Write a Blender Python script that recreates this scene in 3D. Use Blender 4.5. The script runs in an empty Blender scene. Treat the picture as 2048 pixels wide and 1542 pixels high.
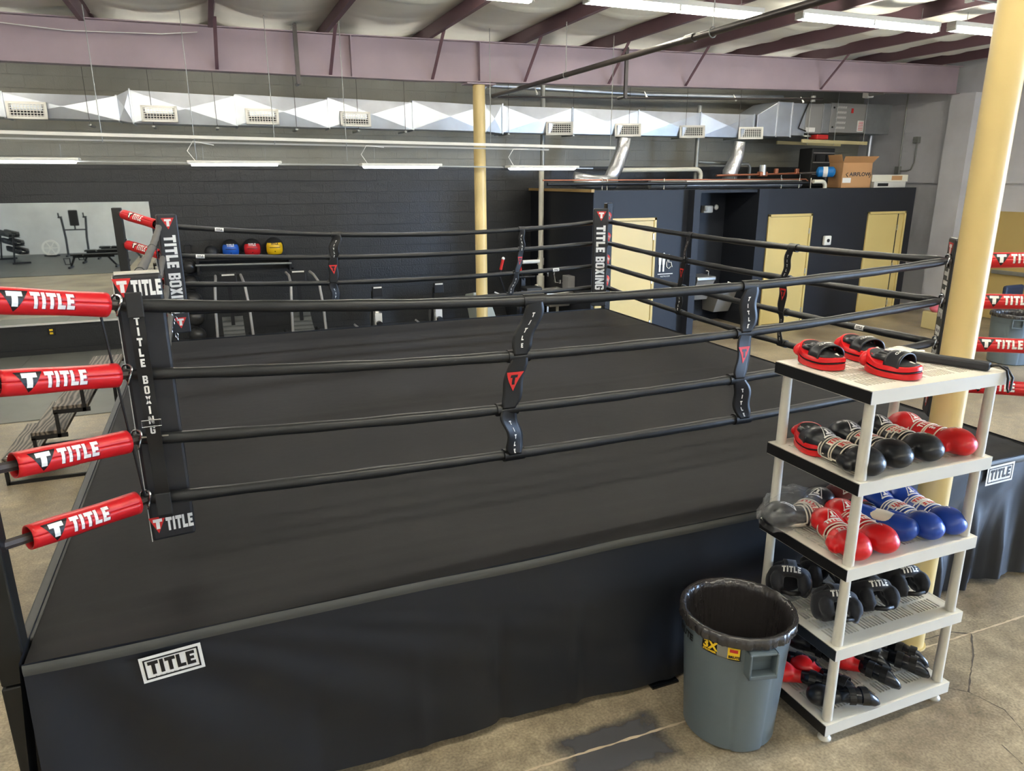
import bpy, math, random
from mathutils import Vector, Matrix
from mathutils.bvhtree import BVHTree
random.seed(7)
PI = math.pi
S = bpy.context.scene
C = S.collection
V = Vector

# ---------------------------------------------------------------- camera, world, light, exposure
YAW, PITCH, ROLL, FPX = 0.38597, 0.27799, -0.00336, 1446.74
CAM = V((0.4416, -3.5589, 2.868))
fw = V((math.sin(YAW)*math.cos(PITCH), math.cos(YAW)*math.cos(PITCH), -math.sin(PITCH)))
rt = V((math.cos(YAW), -math.sin(YAW), 0)); up = rt.cross(fw)
r_ = rt*math.cos(ROLL)+up*math.sin(ROLL); u_ = -rt*math.sin(ROLL)+up*math.cos(ROLL)
cd = bpy.data.cameras.new('camera'); cam = bpy.data.objects.new('camera', cd); C.objects.link(cam)
cam.matrix_world = Matrix(((r_.x, u_.x, -fw.x, CAM.x), (r_.y, u_.y, -fw.y, CAM.y), (r_.z, u_.z, -fw.z, CAM.z), (0, 0, 0, 1)))
cd.sensor_width = 36; cd.lens = FPX*36/2048; cd.clip_start = .05; cd.clip_end = 200
S.camera = cam
w = bpy.data.worlds.new('world'); S.world = w; w.use_nodes = True
bg = w.node_tree.nodes['Background']; bg.inputs[0].default_value = (.46, .66, 1, 1); bg.inputs[1].default_value = 18.0
vs = S.view_settings
vs.view_transform = 'Standard'; vs.look = 'None'; vs.gamma = 1; vs.exposure = 1.8; vs.use_curve_mapping = False
TUBE = 16.0      # brightness of the fluorescent tubes
SHOP = 6.5       # brightness of the hanging shop lights
# daylight enters through the roll-up opening in the right wall (portals only guide sampling)
def portal(loc, rot, sx, sy):
    l = bpy.data.lights.new('daylight_portal', 'AREA'); l.shape = 'RECTANGLE'; l.size = sx; l.size_y = sy
    l.cycles.is_portal = True
    o = bpy.data.objects.new('daylight_portal', l); C.objects.link(o); o.location = loc; o.rotation_euler = rot
portal((15.55, -4.9, 1.8), (0, PI/2, 0), 3.5, 5.0)

# ---------------------------------------------------------------- materials
def lin(c): return tuple(((x/255)/12.92 if x/255 <= .04045 else ((x/255+.055)/1.055)**2.4) for x in c)
MATS = {}
def mat(name, col, rough=.5, metal=0., spec=.5, noise=0, nscale=5., bump=0, bscale=60., emit=0, trans=0, coat=0, sheen=0, alpha=1):
    if name in MATS: return MATS[name]
    m = bpy.data.materials.new(name); m.use_nodes = True; nt = m.node_tree; b = nt.nodes['Principled BSDF']
    c = lin(col)+(1,)
    b.inputs['Base Color'].default_value = c; b.inputs['Roughness'].default_value = rough; b.inputs['Metallic'].default_value = metal
    b.inputs['Specular IOR Level'].default_value = spec
    if coat: b.inputs['Coat Weight'].default_value = coat; b.inputs['Coat Roughness'].default_value = .2
    if sheen: b.inputs['Sheen Weight'].default_value = sheen; b.inputs['Sheen Roughness'].default_value = .4
    if trans: b.inputs['Transmission Weight'].default_value = trans
    if alpha < 1: b.inputs['Alpha'].default_value = alpha
    if emit: b.inputs['Emission Color'].default_value = c; b.inputs['Emission Strength'].default_value = emit
    tc = nt.nodes.new('ShaderNodeTexCoord')
    if noise:
        n = nt.nodes.new('ShaderNodeTexNoise'); n.inputs['Scale'].default_value = nscale; n.inputs['Detail'].default_value = 5
        nt.links.new(tc.outputs['Object'], n.inputs['Vector'])
        r = nt.nodes.new('ShaderNodeMapRange'); r.inputs[1].default_value = .3; r.inputs[2].default_value = .7
        r.inputs[3].default_value = 1-noise; r.inputs[4].default_value = 1+noise
        nt.links.new(n.outputs['Fac'], r.inputs[0])
        mx = nt.nodes.new('ShaderNodeVectorMath'); mx.operation = 'SCALE'; mx.inputs[0].default_value = c[:3]
        nt.links.new(r.outputs[0], mx.inputs['Scale']); nt.links.new(mx.outputs[0], b.inputs['Base Color'])
    if bump:
        n = nt.nodes.new('ShaderNodeTexNoise'); n.inputs['Scale'].default_value = bscale; n.inputs['Detail'].default_value = 3
        nt.links.new(tc.outputs['Object'], n.inputs['Vector'])
        bp = nt.nodes.new('ShaderNodeBump'); bp.inputs['Strength'].default_value = bump; bp.inputs['Distance'].default_value = .01
        nt.links.new(n.outputs['Fac'], bp.inputs['Height']); nt.links.new(bp.outputs[0], b.inputs['Normal'])
    MATS[name] = m
    return m

def block_mat(name, lower, upper, split, axes='XZ', rough=.45, bump=.5, smooth_upper=False):
    m = bpy.data.materials.new(name); m.use_nodes = True; nt = m.node_tree; N = nt.nodes.new; L = nt.links.new
    b = nt.nodes['Principled BSDF']; b.inputs['Roughness'].default_value = rough
    tc = N('ShaderNodeTexCoord'); sp = N('ShaderNodeSeparateXYZ'); cb = N('ShaderNodeCombineXYZ')
    L(tc.outputs['Object'], sp.inputs[0]); L(sp.outputs[axes[0]], cb.inputs[0]); L(sp.outputs['Z'], cb.inputs[1])
    br = N('ShaderNodeTexBrick'); br.inputs['Scale'].default_value = 1; br.inputs['Brick Width'].default_value = .406
    br.inputs['Row Height'].default_value = .2032; br.inputs['Mortar Size'].default_value = .006; br.inputs['Mortar Smooth'].default_value = .3
    L(cb.outputs[0], br.inputs['Vector'])
    no = N('ShaderNodeTexNoise'); no.inputs['Scale'].default_value = 45; no.inputs['Detail'].default_value = 4; L(tc.outputs['Object'], no.inputs['Vector'])
    n2 = N('ShaderNodeTexNoise'); n2.inputs['Scale'].default_value = 1.3; n2.inputs['Detail'].default_value = 3; L(tc.outputs['Object'], n2.inputs['Vector'])
    ad = N('ShaderNodeMath'); ad.operation = 'MULTIPLY_ADD'; ad.inputs[1].default_value = .35
    inv = N('ShaderNodeMath'); inv.operation = 'SUBTRACT'; inv.inputs[0].default_value = 1; L(br.outputs['Fac'], inv.inputs[1])
    L(no.outputs['Fac'], ad.inputs[0]); L(inv.outputs[0], ad.inputs[2])
    bp = N('ShaderNodeBump'); bp.inputs['Strength'].default_value = bump; bp.inputs['Distance'].default_value = .018; L(ad.outputs[0], bp.inputs['Height']); L(bp.outputs[0], b.inputs['Normal'])
    gt = N('ShaderNodeMath'); gt.operation = 'GREATER_THAN'; gt.inputs[1].default_value = split; L(sp.outputs['Z'], gt.inputs[0])
    mx = N('ShaderNodeMix'); mx.data_type = 'RGBA'; L(gt.outputs[0], mx.inputs[0]); mx.inputs[6].default_value = lin(lower)+(1,); mx.inputs[7].default_value = lin(upper)+(1,)
    mr = N('ShaderNodeMapRange'); mr.inputs[1].default_value = .3; mr.inputs[2].default_value = .7; mr.inputs[3].default_value = .9; mr.inputs[4].default_value = 1.1; L(n2.outputs['Fac'], mr.inputs[0])
    sc = N('ShaderNodeVectorMath'); sc.operation = 'SCALE'; L(mx.outputs[2], sc.inputs[0]); L(mr.outputs[0], sc.inputs['Scale'])
    L(sc.outputs[0], b.inputs['Base Color'])
    return m

def floor_mat():
    m = bpy.data.materials.new('stained_concrete'); m.use_nodes = True; nt = m.node_tree; N = nt.nodes.new; L = nt.links.new
    b = nt.nodes['Principled BSDF']
    tc = N('ShaderNodeTexCoord')
    def noise(s, d, dist=0):
        n = N('ShaderNodeTexNoise'); n.inputs['Scale'].default_value = s; n.inputs['Detail'].default_value = d; n.inputs['Distortion'].default_value = dist
        L(tc.outputs['Object'], n.inputs['Vector']); return n
    a = noise(.9, 6, .4); f = noise(9, 8, .2); g = noise(70, 5)
    r1 = N('ShaderNodeValToRGB'); e = r1.color_ramp.elements
    e[0].position = .3; e[0].color = lin((122, 108, 88))+(1,); e[1].position = .72; e[1].color = lin((182, 168, 142))+(1,)
    L(a.outputs['Fac'], r1.inputs[0])
    r2 = N('ShaderNodeMapRange'); r2.inputs[1].default_value = .3; r2.inputs[2].default_value = .7; r2.inputs[3].default_value = .72; r2.inputs[4].default_value = 1.2; L(f.outputs['Fac'], r2.inputs[0])
    r3 = N('ShaderNodeMapRange'); r3.inputs[1].default_value = .3; r3.inputs[2].default_value = .7; r3.inputs[3].default_value = .66; r3.inputs[4].default_value = 1.22; L(g.outputs['Fac'], r3.inputs[0])
    s1 = N('ShaderNodeVectorMath'); s1.operation = 'SCALE'; L(r1.outputs[0], s1.inputs[0]); L(r2.outputs[0], s1.inputs['Scale'])
    s2 = N('ShaderNodeVectorMath'); s2.operation = 'SCALE'; L(s1.outputs[0], s2.inputs[0]); L(r3.outputs[0], s2.inputs['Scale'])
    L(s2.outputs[0], b.inputs['Base Color'])
    r4 = N('ShaderNodeMapRange'); r4.inputs[1].default_value = .3; r4.inputs[2].default_value = .7; r4.inputs[3].default_value = .3; r4.inputs[4].default_value = .5; L(f.outputs['Fac'], r4.inputs[0]); L(r4.outputs[0], b.inputs['Roughness'])
    bp = N('ShaderNodeBump'); bp.inputs['Strength'].default_value = .15; bp.inputs['Distance'].default_value = .004; L(f.outputs['Fac'], bp.inputs['Height']); L(bp.outputs[0], b.inputs['Normal'])
    return m

def patch_mat():
    m = bpy.data.materials.new('grey_floor_patch'); m.use_nodes = True; nt = m.node_tree; N = nt.nodes.new; L = nt.links.new
    b = nt.nodes['Principled BSDF']; b.inputs['Base Color'].default_value = lin((84, 84, 88))+(1,); b.inputs['Roughness'].default_value = .4
    tc = N('ShaderNodeTexCoord'); sb = N('ShaderNodeVectorMath'); sb.operation = 'SUBTRACT'; sb.inputs[1].default_value = (2.12, -.86, 0); L(tc.outputs['Object'], sb.inputs[0])
    dv = N('ShaderNodeVectorMath'); dv.operation = 'DIVIDE'; dv.inputs[1].default_value = (.36, .20, 1); L(sb.outputs[0], dv.inputs[0])
    ab = N('ShaderNodeVectorMath'); ab.operation = 'ABSOLUTE'; L(dv.outputs[0], ab.inputs[0]); sp = N('ShaderNodeSeparateXYZ'); L(ab.outputs[0], sp.inputs[0])
    mx = N('ShaderNodeMath'); mx.operation = 'MAXIMUM'; L(sp.outputs[0], mx.inputs[0]); L(sp.outputs[1], mx.inputs[1])
    no = N('ShaderNodeTexNoise'); no.inputs['Scale'].default_value = 7; no.inputs['Detail'].default_value = 6; L(tc.outputs['Object'], no.inputs['Vector'])
    ad = N('ShaderNodeMath'); ad.operation = 'MULTIPLY_ADD'; ad.inputs[1].default_value = .7; L(no.outputs['Fac'], ad.inputs[0]); L(mx.outputs[0], ad.inputs[2])
    mr = N('ShaderNodeMapRange'); mr.inputs[1].default_value = .95; mr.inputs[2].default_value = 1.3; mr.inputs[3].default_value = .85; mr.inputs[4].default_value = 0; L(ad.outputs[0], mr.inputs[0]); L(mr.outputs[0], b.inputs['Alpha'])
    return m

def wood_mat():
    m = bpy.data.materials.new('burnt_wood'); m.use_nodes = True; nt = m.node_tree; N = nt.nodes.new; L = nt.links.new
    b = nt.nodes['Principled BSDF']; b.inputs['Roughness'].default_value = .5
    tc = N('ShaderNodeTexCoord'); mp = N('ShaderNodeMapping'); mp.inputs['Scale'].default_value = (5, .9, 5); L(tc.outputs['Object'], mp.inputs[0])
    wv = N('ShaderNodeTexWave'); wv.inputs['Scale'].default_value = 1.6; wv.inputs['Distortion'].default_value = 14; wv.inputs['Detail'].default_value = 3; wv.inputs['Detail Scale'].default_value = .7
    L(mp.outputs[0], wv.inputs['Vector']); r = N('ShaderNodeValToRGB'); r.color_ramp.elements[0].color = lin((48, 42, 38))+(1,); r.color_ramp.elements[1].color = lin((142, 130, 116))+(1,)
    L(wv.outputs['Fac'], r.inputs[0]); L(r.outputs[0], b.inputs['Base Color'])
    return m

M_canvas = mat('canvas_black', (33, 32, 33), .62, noise=.12, nscale=2.2, bump=.12, bscale=14, spec=.2)
M_apron = mat('apron_black', (28, 31, 37), .45, spec=.45, bump=.05, bscale=9)
M_rope = mat('rope_black', (33, 34, 35), .38, spec=.5, bump=.15, bscale=22)
M_strap = mat('strap_black', (20, 20, 21), .42)
M_post = mat('post_black', (26, 27, 26), .4, noise=.1)
M_postb = mat('post_gloss', (14, 16, 20), .22)
M_pad = mat('pad_vinyl', (42, 42, 44), .4, bump=.06, bscale=12)
M_padw = mat('pad_edge_white', (190, 186, 176), .6)
M_red = mat('red_vinyl', (205, 28, 34), .34, bump=.04, bscale=10)
M_redp = mat('red_print', (206, 44, 40), .5)
M_white = mat('white_print', (232, 230, 225), .5)
M_black = mat('black_print', (18, 18, 20), .45)
M_steel = mat('bright_steel', (190, 192, 195), .22, 1)
M_chrome = mat('chrome', (220, 220, 222), .12, 1)
M_cream = mat('cream_paint', (212, 188, 128), .38, noise=.04, nscale=2)
M_door = mat('yellow_door_paint', (206, 184, 118), .38, noise=.03, nscale=1)
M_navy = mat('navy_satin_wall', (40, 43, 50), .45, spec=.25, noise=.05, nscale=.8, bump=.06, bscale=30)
M_darkw = mat('dark_satin_wall', (32, 34, 40), .42, spec=.3, noise=.05, nscale=.8, bump=.06, bscale=30)  # satin wall finish in a darker tone than the navy one
M_maroon = mat('maroon_primer', (160, 142, 150), .55, noise=.1, nscale=1.1, bump=.05, bscale=20)
M_purlin = mat('maroon_purlin', (104, 78, 86), .5, noise=.1, nscale=1.5)
M_insul = mat('insulation_facing', (226, 226, 216), .5, noise=.06, nscale=2, bump=.25, bscale=5)
M_galv = mat('galvanised_sheet', (190, 196, 204), .36, .82, noise=.1, nscale=3, bump=.06, bscale=8)
M_galv2 = mat('dull_galvanised', (150, 152, 152), .45, .6, noise=.1, nscale=4)
M_grey = mat('grey_enamel', (150, 148, 144), .45, .2)
M_lgrey = mat('light_grey_plastic', (214, 212, 204), .5)
M_rack = mat('ivory_plastic', (212, 208, 196), .42, noise=.03, nscale=3)
M_ironpipe = mat('black_iron_pipe', (70, 64, 62), .4, .3, noise=.2, nscale=6)
M_condu = mat('conduit_grey', (150, 152, 148), .4, .5)
M_pvc = mat('white_pvc', (226, 222, 205), .4)
M_copper = mat('copper_pipe', (190, 120, 90), .35, .8)
M_foil = mat('crinkled_foil', (225, 227, 230), .3, .85, bump=.7, bscale=34)
M_rubber = mat('rubber_black', (36, 37, 38), .55)
M_mat = mat('rubber_flooring', (112, 112, 106), .5, noise=.08, nscale=3)
M_mat2 = mat('rubber_flooring_dark', (84, 86, 86), .5, noise=.08, nscale=3)
M_can = mat('bin_grey_plastic', (100, 112, 118), .42, noise=.03, nscale=6)
M_bag = mat('liner_black_film', (52, 49, 49), .22, bump=.6, bscale=16, spec=.8)
M_clear = mat('clear_film', (240, 242, 244), .06, alpha=.08, bump=1, bscale=18, spec=1)
M_gblack = mat('glove_black', (26, 28, 32), .32, bump=.04, bscale=14)
M_gred = mat('glove_red', (208, 22, 28), .32, bump=.04, bscale=14)
M_gblue = mat('glove_blue', (24, 66, 160), .32, bump=.04, bscale=14)
M_gmaroon = mat('glove_maroon', (110, 40, 44), .36)
M_gwhite = mat('glove_white_leather', (224, 214, 196), .45, bump=.2, bscale=30)
M_dark = mat('dark_fabric', (28, 29, 35), .75, sheen=.2)
M_light = mat('lamp_white', (255, 250, 235), .3, emit=TUBE)
M_fill = mat('fill_lamp_white', (255, 250, 235), .3, emit=TUBE*.28)  # weak fill glow for the tube row added behind the beam
M_shop = mat('shop_lamp_white', (240, 244, 255), .3, emit=SHOP)
M_mirror = mat('mirror_glass', (235, 240, 238), .015, 1)
M_card = mat('cardboard', (190, 144, 98), .75)
M_wood = mat('pine', (205, 190, 140), .6)
M_yellow = mat('yellow_print', (245, 205, 40), .5)
M_blue = mat('tank_blue', (30, 120, 190), .35)
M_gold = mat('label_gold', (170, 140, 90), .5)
M_patch = patch_mat()
M_joint = mat('joint_filler', (196, 178, 152), .6)
M_crack = mat('crack_dark', (84, 76, 66), .7)
M_woodb = wood_mat()
M_steelw = mat('stainless', (205, 205, 200), .3, .9)
M_glass = mat('window_glass', (240, 245, 250), .02, alpha=.12)

# ---------------------------------------------------------------- mesh helpers
class MB:
    def __init__(s): s.v = []; s.f = []
    def add(s, vs, fs, M=None):
        n = len(s.v); s.v += [tuple(M @ V(p)) if M else tuple(p) for p in vs]; s.f += [tuple(i+n for i in f) for f in fs]; return s
    def box(s, lo, hi, M=None):
        x0, y0, z0 = lo; x1, y1, z1 = hi
        return s.add([(x0,y0,z0),(x1,y0,z0),(x1,y1,z0),(x0,y1,z0),(x0,y0,z1),(x1,y0,z1),(x1,y1,z1),(x0,y1,z1)],
                     [(0,3,2,1),(4,5,6,7),(0,1,5,4),(1,2,6,5),(2,3,7,6),(3,0,4,7)], M)
    def tube(s, pts, r, n=10, caps=True, M=None, closed=False):
        pts = [V(p) for p in pts]; k = len(pts); rr = r if isinstance(r, (list, tuple)) else [r]*k
        prev = None; vs = []
        for i, p in enumerate(pts):
            if closed: t = pts[(i+1) % k]-pts[i-1]
            else: t = pts[min(i+1, k-1)]-pts[max(i-1, 0)]
            t = t.normalized() if t.length > 1e-9 else V((0, 0, 1))
            if prev is None:
                a = V((0, 0, 1)) if abs(t.z) < .9 else V((1, 0, 0)); prev = t.cross(a).normalized()
            else:
                q = prev - t*prev.dot(t); prev = q.normalized() if q.length > 1e-6 else prev
            b = t.cross(prev)
            for j in range(n):
                an = 2*PI*j/n; vs.append(tuple(p+(prev*math.cos(an)+b*math.sin(an))*rr[i]))
        fs = [(i*n+j, i*n+(j+1) % n, (i+1)*n+(j+1) % n, (i+1)*n+j) for i in range(k-1) for j in range(n)]
        if closed: fs += [((k-1)*n+j, (k-1)*n+(j+1) % n, (j+1) % n, j) for j in range(n)]
        elif caps: fs += [tuple(range(n-1, -1, -1)), tuple((k-1)*n+j for j in range(n))]
        return s.add(vs, fs, M)
    def cyl(s, a, b, r, r2=None, n=16, M=None): return s.tube([a, b], [r, r if r2 is None else r2], n, True, M)
    def bar(s, a, b, w_, h_, M=None):
        a, b = V(a), V(b); t = (b-a).normalized(); up_ = V((0, 0, 1)) if abs(t.z) < .95 else V((0, 1, 0))
        sd = t.cross(up_).normalized(); u2 = sd.cross(t)
        vs = [tuple(p+sd*x*w_/2+u2*y*h_/2) for p in (a, b) for x, y in ((-1,-1),(1,-1),(1,1),(-1,1))]
        return s.add(vs, [(0,1,2,3),(7,6,5,4),(0,4,5,1),(1,5,6,2),(2,6,7,3),(3,7,4,0)], M)
    def lathe(s, prof, n=32, M=None, mod=None, caps=True):
        vs = []
        for r, z in prof:
            for j in range(n):
                a = 2*PI*j/n; q = r*(mod(a, z) if mod else 1); vs.append((q*math.cos(a), q*math.sin(a), z))
        k = len(prof)
        fs = [(i*n+j, i*n+(j+1) % n, (i+1)*n+(j+1) % n, (i+1)*n+j) for i in range(k-1) for j in range(n)]
        if caps:
            if prof[0][0] > 1e-4: fs.append(tuple(range(n-1, -1, -1)))
            if prof[-1][0] > 1e-4: fs.append(tuple((k-1)*n+j for j in range(n)))
        return s.add(vs, fs, M)
    def ball(s, c, r, n=20, M=None):
        c = V(c); r = V(r) if hasattr(r, '__len__') else V((r, r, r)); k = n//2
        vs = [(c.x, c.y, c.z-r.z)]
        for i in range(1, k):
            ph = -PI/2+PI*i/k
            for j in range(n):
                a = 2*PI*j/n; vs.append((c.x+r.x*math.cos(ph)*math.cos(a), c.y+r.y*math.cos(ph)*math.sin(a), c.z+r.z*math.sin(ph)))
        vs.append((c.x, c.y, c.z+r.z)); L = len(vs)-1
        fs = [(0, 1+(j+1) % n, 1+j) for j in range(n)]
        fs += [(1+i*n+j, 1+i*n+(j+1) % n, 1+(i+1)*n+(j+1) % n, 1+(i+1)*n+j) for i in range(k-2) for j in range(n)]
        fs += [(1+(k-2)*n+j, 1+(k-2)*n+(j+1) % n, L) for j in range(n)]
        return s.add(vs, fs, M)
    def grid(s, fn, nu, nv, M=None):
        vs = [tuple(fn(i/nu, j/nv)) for j in range(nv+1) for i in range(nu+1)]
        return s.add(vs, [(j*(nu+1)+i, j*(nu+1)+i+1, (j+1)*(nu+1)+i+1, (j+1)*(nu+1)+i) for j in range(nv) for i in range(nu)], M)
    def prism(s, poly, z0, z1, M=None):
        n = len(poly)
        return s.add([(x, y, z0) for x, y in poly]+[(x, y, z1) for x, y in poly],
                     [tuple(range(n-1, -1, -1)), tuple(range(n, 2*n))]+[(i, (i+1) % n, n+(i+1) % n, n+i) for i in range(n)], M)
    def build(s, name, m, parent=None, smooth=False, bevel=0, world=True, solid=0, sub=0):
        me = bpy.data.meshes.new(name)
        vs_ = s.v
        if parent is not None and world:
            rt_ = parent
            while rt_.parent: rt_ = rt_.parent
            I = (Matrix.Translation(rt_.location) @ Matrix.Rotation(rt_.rotation_euler.z, 4, 'Z')).inverted()
            vs_ = [tuple(I @ V(p)) for p in vs_]
        me.from_pydata(vs_, [], s.f); me.materials.append(m)
        if smooth:
            me.polygons.foreach_set('use_smooth', [True]*len(me.polygons))
        me.update()
        o = bpy.data.objects.new(name, me); C.objects.link(o)
        if parent is not None: o.parent = parent
        if solid: md = o.modifiers.new('thick', 'SOLIDIFY'); md.thickness = solid; md.offset = 0
        if bevel: md = o.modifiers.new('bevel', 'BEVEL'); md.width = bevel; md.segments = 2; md.limit_method = 'ANGLE'
        if sub: md = o.modifiers.new('sub', 'SUBSURF'); md.levels = sub; md.render_levels = sub
        if smooth and (bevel or smooth == 'auto'):
            try:
                me.set_sharp_from_angle(angle=math.radians(40))
            except Exception: pass
        return o
def T(x=0, y=0, z=0, rz=0, rx=0, ry=0, s=1):
    return Matrix.Translation((x, y, z)) @ Matrix.Rotation(rz, 4, 'Z') @ Matrix.Rotation(ry, 4, 'Y') @ Matrix.Rotation(rx, 4, 'X') @ Matrix.Scale(s, 4)
def tag(o, label, cat, group=None, kind=None):
    o['label'] = label; o['category'] = cat
    if group: o['group'] = group
    if kind: o['kind'] = kind
    return o
def thing(name, label, cat, loc=(0, 0, 0), rz=0, group=None):
    o = bpy.data.objects.new(name, None); C.objects.link(o); o.location = loc; o.rotation_euler = (0, 0, rz); o.empty_display_size = .1
    return tag(o, label, cat, group)
def struct(o): o['kind'] = 'structure'; return o
def kids(o): return [c for c in bpy.data.objects if c.parent == o]
def copy_tree(o, parent=None):
    c = o.copy(); C.objects.link(c); c.parent = parent
    for k in kids(o): copy_tree(k, c)
    return c
def bake(o, voxel=None, smooth=6):
    if voxel:
        md = o.modifiers.new('r', 'REMESH'); md.mode = 'VOXEL'; md.voxel_size = voxel; md.use_smooth_shade = True
        md = o.modifiers.new('s', 'SMOOTH'); md.factor = .6; md.iterations = smooth
    bpy.context.view_layer.update()
    dg = bpy.context.evaluated_depsgraph_get(); ev = o.evaluated_get(dg); me = bpy.data.meshes.new_from_object(ev)
    o.modifiers.clear(); o.data = me; me.polygons.foreach_set('use_smooth', [True]*len(me.polygons)); return o
def bvh_of(o):
    me = o.data; return BVHTree.FromPolygons([v.co.copy() for v in me.vertices], [tuple(p.vertices) for p in me.polygons])

# ---- lettering: block glyphs as quads in a unit-high box, mapped onto any surface
def R4(x0, y0, x1, y1): return [(x0, y0), (x1, y0), (x1, y1), (x0, y1)]
GL = {
 'T': (.60, [R4(0,.74,.60,1), R4(.19,0,.41,.76)]),
 'I': (.26, [R4(0.02,0,.24,1)]),
 'L': (.52, [R4(0,0,.22,1), R4(.2,0,.5,.25)]),
 'E': (.52, [R4(0,0,.22,1), R4(.2,.76,.5,1), R4(.2,0,.5,.24), R4(.2,.39,.44,.61)]),
 'B': (.56, [R4(0,0,.2,1), R4(.18,.8,.48,1), R4(.18,0,.48,.2), R4(.18,.41,.46,.59), R4(.36,.55,.54,.9), R4(.36,.1,.54,.46)]),
 'O': (.56, [R4(0,.08,.19,.92), R4(.37,.08,.56,.92), R4(.08,.82,.48,1), R4(.08,0,.48,.18)]),
 'X': (.58, [[(0,0),(.22,0),(.58,1),(.36,1)], [(.36,0),(.58,0),(.22,1),(0,1)]]),
 'N': (.60, [R4(0,0,.18,1), R4(.42,0,.6,1), [(.1,1),(.2,.85),(.5,0),(.4,.15)], [(.0,1),(.2,1),(.6,0),(.4,0)]]),
 'G': (.56, [R4(0,.08,.19,.92), R4(.08,.82,.5,1), R4(.08,0,.5,.18), R4(.37,.1,.56,.5), R4(.3,.4,.56,.55), R4(.37,.68,.56,.92)]),
 ' ': (.3, []),
}
def word(txt, h=1., gap=.07, stack=False, wmul=1., leading=1.18, x0=0, y0=0):
    """quads of a word, lower-left at (x0,y0); returns quads and width"""
    out = []; x = 0; y = 0
    for ch in txt:
        wd, qs = GL[ch]
        if stack:
            for q in qs: out.append([(x0+(px-wd/2)*h*wmul, y0+(py-1)*h+y) for px, py in q])
            y -= h*leading if ch != ' ' else h*.8
        else:
            for q in qs: out.append([(x0+(px+x)*h*wmul, y0+py*h) for px, py in q])
            x += wd+gap
    return out, (x-gap)*h*wmul
def tri_q(cx, top, h, wd): return [[(cx-wd/2, top), (cx, top-h), (cx, top-h), (cx+wd/2, top)]]
def tri_T(cx, top, h): # T inside inverted triangle
    return [[(cx-.30*h, top-.30*h*.5+0), (cx+.30*h, top-.15*h), (cx+.30*h, top-.32*h), (cx-.30*h, top-.32*h)][::1],
            [(cx-.10*h, top-.3*h), (cx+.10*h, top-.3*h), (cx+.10*h, top-.72*h), (cx-.10*h, top-.72*h)]]
def decal(mb, quads, fn, k=3, kv=None):
    kv = kv or k
    for q in quads:
        def f(u, v, q=q):
            a = V(q[0]).lerp(V(q[1]), u); b = V(q[3]).lerp(V(q[2]), u); p = a.lerp(b, v); return fn(p.x, p.y)
        mb.grid(f, k, kv)
    return mb
def plane_fn(o, ux, uy, off=.0012):
    o, ux, uy = V(o), V(ux).normalized(), V(uy).normalized(); n = ux.cross(uy)*off
    return lambda a, b: o+ux*a+uy*b+n
def font_mesh(txt, size, bold=0.0, spacing=1.0):
    cu = bpy.data.curves.new('t', 'FONT'); cu.body = txt; cu.size = size; cu.offset = bold; cu.space_character = spacing; cu.resolution_u = 2
    o = bpy.data.objects.new('t', cu); C.objects.link(o); bpy.context.view_layer.update()
    me = bpy.data.meshes.new_from_object(o.evaluated_get(bpy.context.evaluated_depsgraph_get()))
    vs = [tuple(v.co) for v in me.vertices]; fs = [tuple(p.vertices) for p in me.polygons]
    bpy.data.objects.remove(o); bpy.data.curves.remove(cu); bpy.data.meshes.remove(me)
    return vs, fs
def lettering(mb, txt, size, fn, bold=.0, spacing=1., x0=0, y0=0):
    vs, fs = font_mesh(txt, size, bold, spacing); return mb.add([tuple(fn(v[0]+x0, v[1]+y0)) for v in vs], fs)
ORD = ['first','second','third','fourth','fifth','sixth','seventh','eighth','ninth','tenth','eleventh','twelfth']

# ================================================================ THE ROOM
FR = 10.65; XR = 15.5; XL = -8.0; YF = -9.8
def roof(x): return 4.89+.0155*(x-2.6)       # underside of the purlins
fl = MB().add([(XL, YF, 0), (XR+.3, YF, 0), (XR+.3, FR, 0), (XL, FR, 0)], [(0, 1, 2, 3)]).build('floor', floor_mat()); struct(fl)
def strip(pts, wdt, z=.0012, jit=0):
    mb = MB(); vs = []; pts = [V(p) for p in pts]; P = []
    for i in range(len(pts)-1):
        n = max(2, int((pts[i+1]-pts[i]).length/.03))
        P += [pts[i].lerp(pts[i+1], k/n) for k in range(n)]
    P.append(pts[-1])
    for i, p in enumerate(P):
        t = (P[min(i+1, len(P)-1)]-P[max(i-1, 0)]).normalized(); s_ = V((-t.y, t.x)); w_ = wdt/2*(1+random.uniform(-jit, jit)); o = s_*random.uniform(-jit, jit)*wdt*.4
        vs += [(p.x+s_.x*w_+o.x, p.y+s_.y*w_+o.y, z), (p.x-s_.x*w_+o.x, p.y-s_.y*w_+o.y, z)]
    mb.add(vs, [(2*i, 2*i+1, 2*i+3, 2*i+2) for i in range(len(P)-1)]); return mb
strip([(-.6, -.80), (1.64, -.83), (2.53, -.845), (4.73, -.885), (8, -.9), (15, -.9)], .013, jit=.45).build('joint_line', M_joint, fl)
cr = strip([(3.0, -.80), (4.15, -.80), (4.66, -.83), (4.76, -.89), (4.56, -1.05), (4.22, -1.27)], .009, jit=.6)
for ps in ([(4.22, -1.27), (4.13, -1.19), (3.9, -1.02)], [(4.22, -1.27), (4.27, -1.45), (4.2, -1.6)], [(4.4, -1.75), (4.36, -1.95), (4.33, -2.2)], [(4.0, -1.62), (3.97, -1.75)]):
    c2 = strip(ps, .005, jit=.7); cr.add(c2.v, c2.f)
cr.build('crack', M_crack, fl)
pt = MB(); poly = [(1.65, -.60), (2.0, -.60), (2.3, -.60), (2.6, -.60), (2.6, -1.15), (2.3, -1.15), (2.0, -1.15), (1.65, -1.15)]
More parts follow.
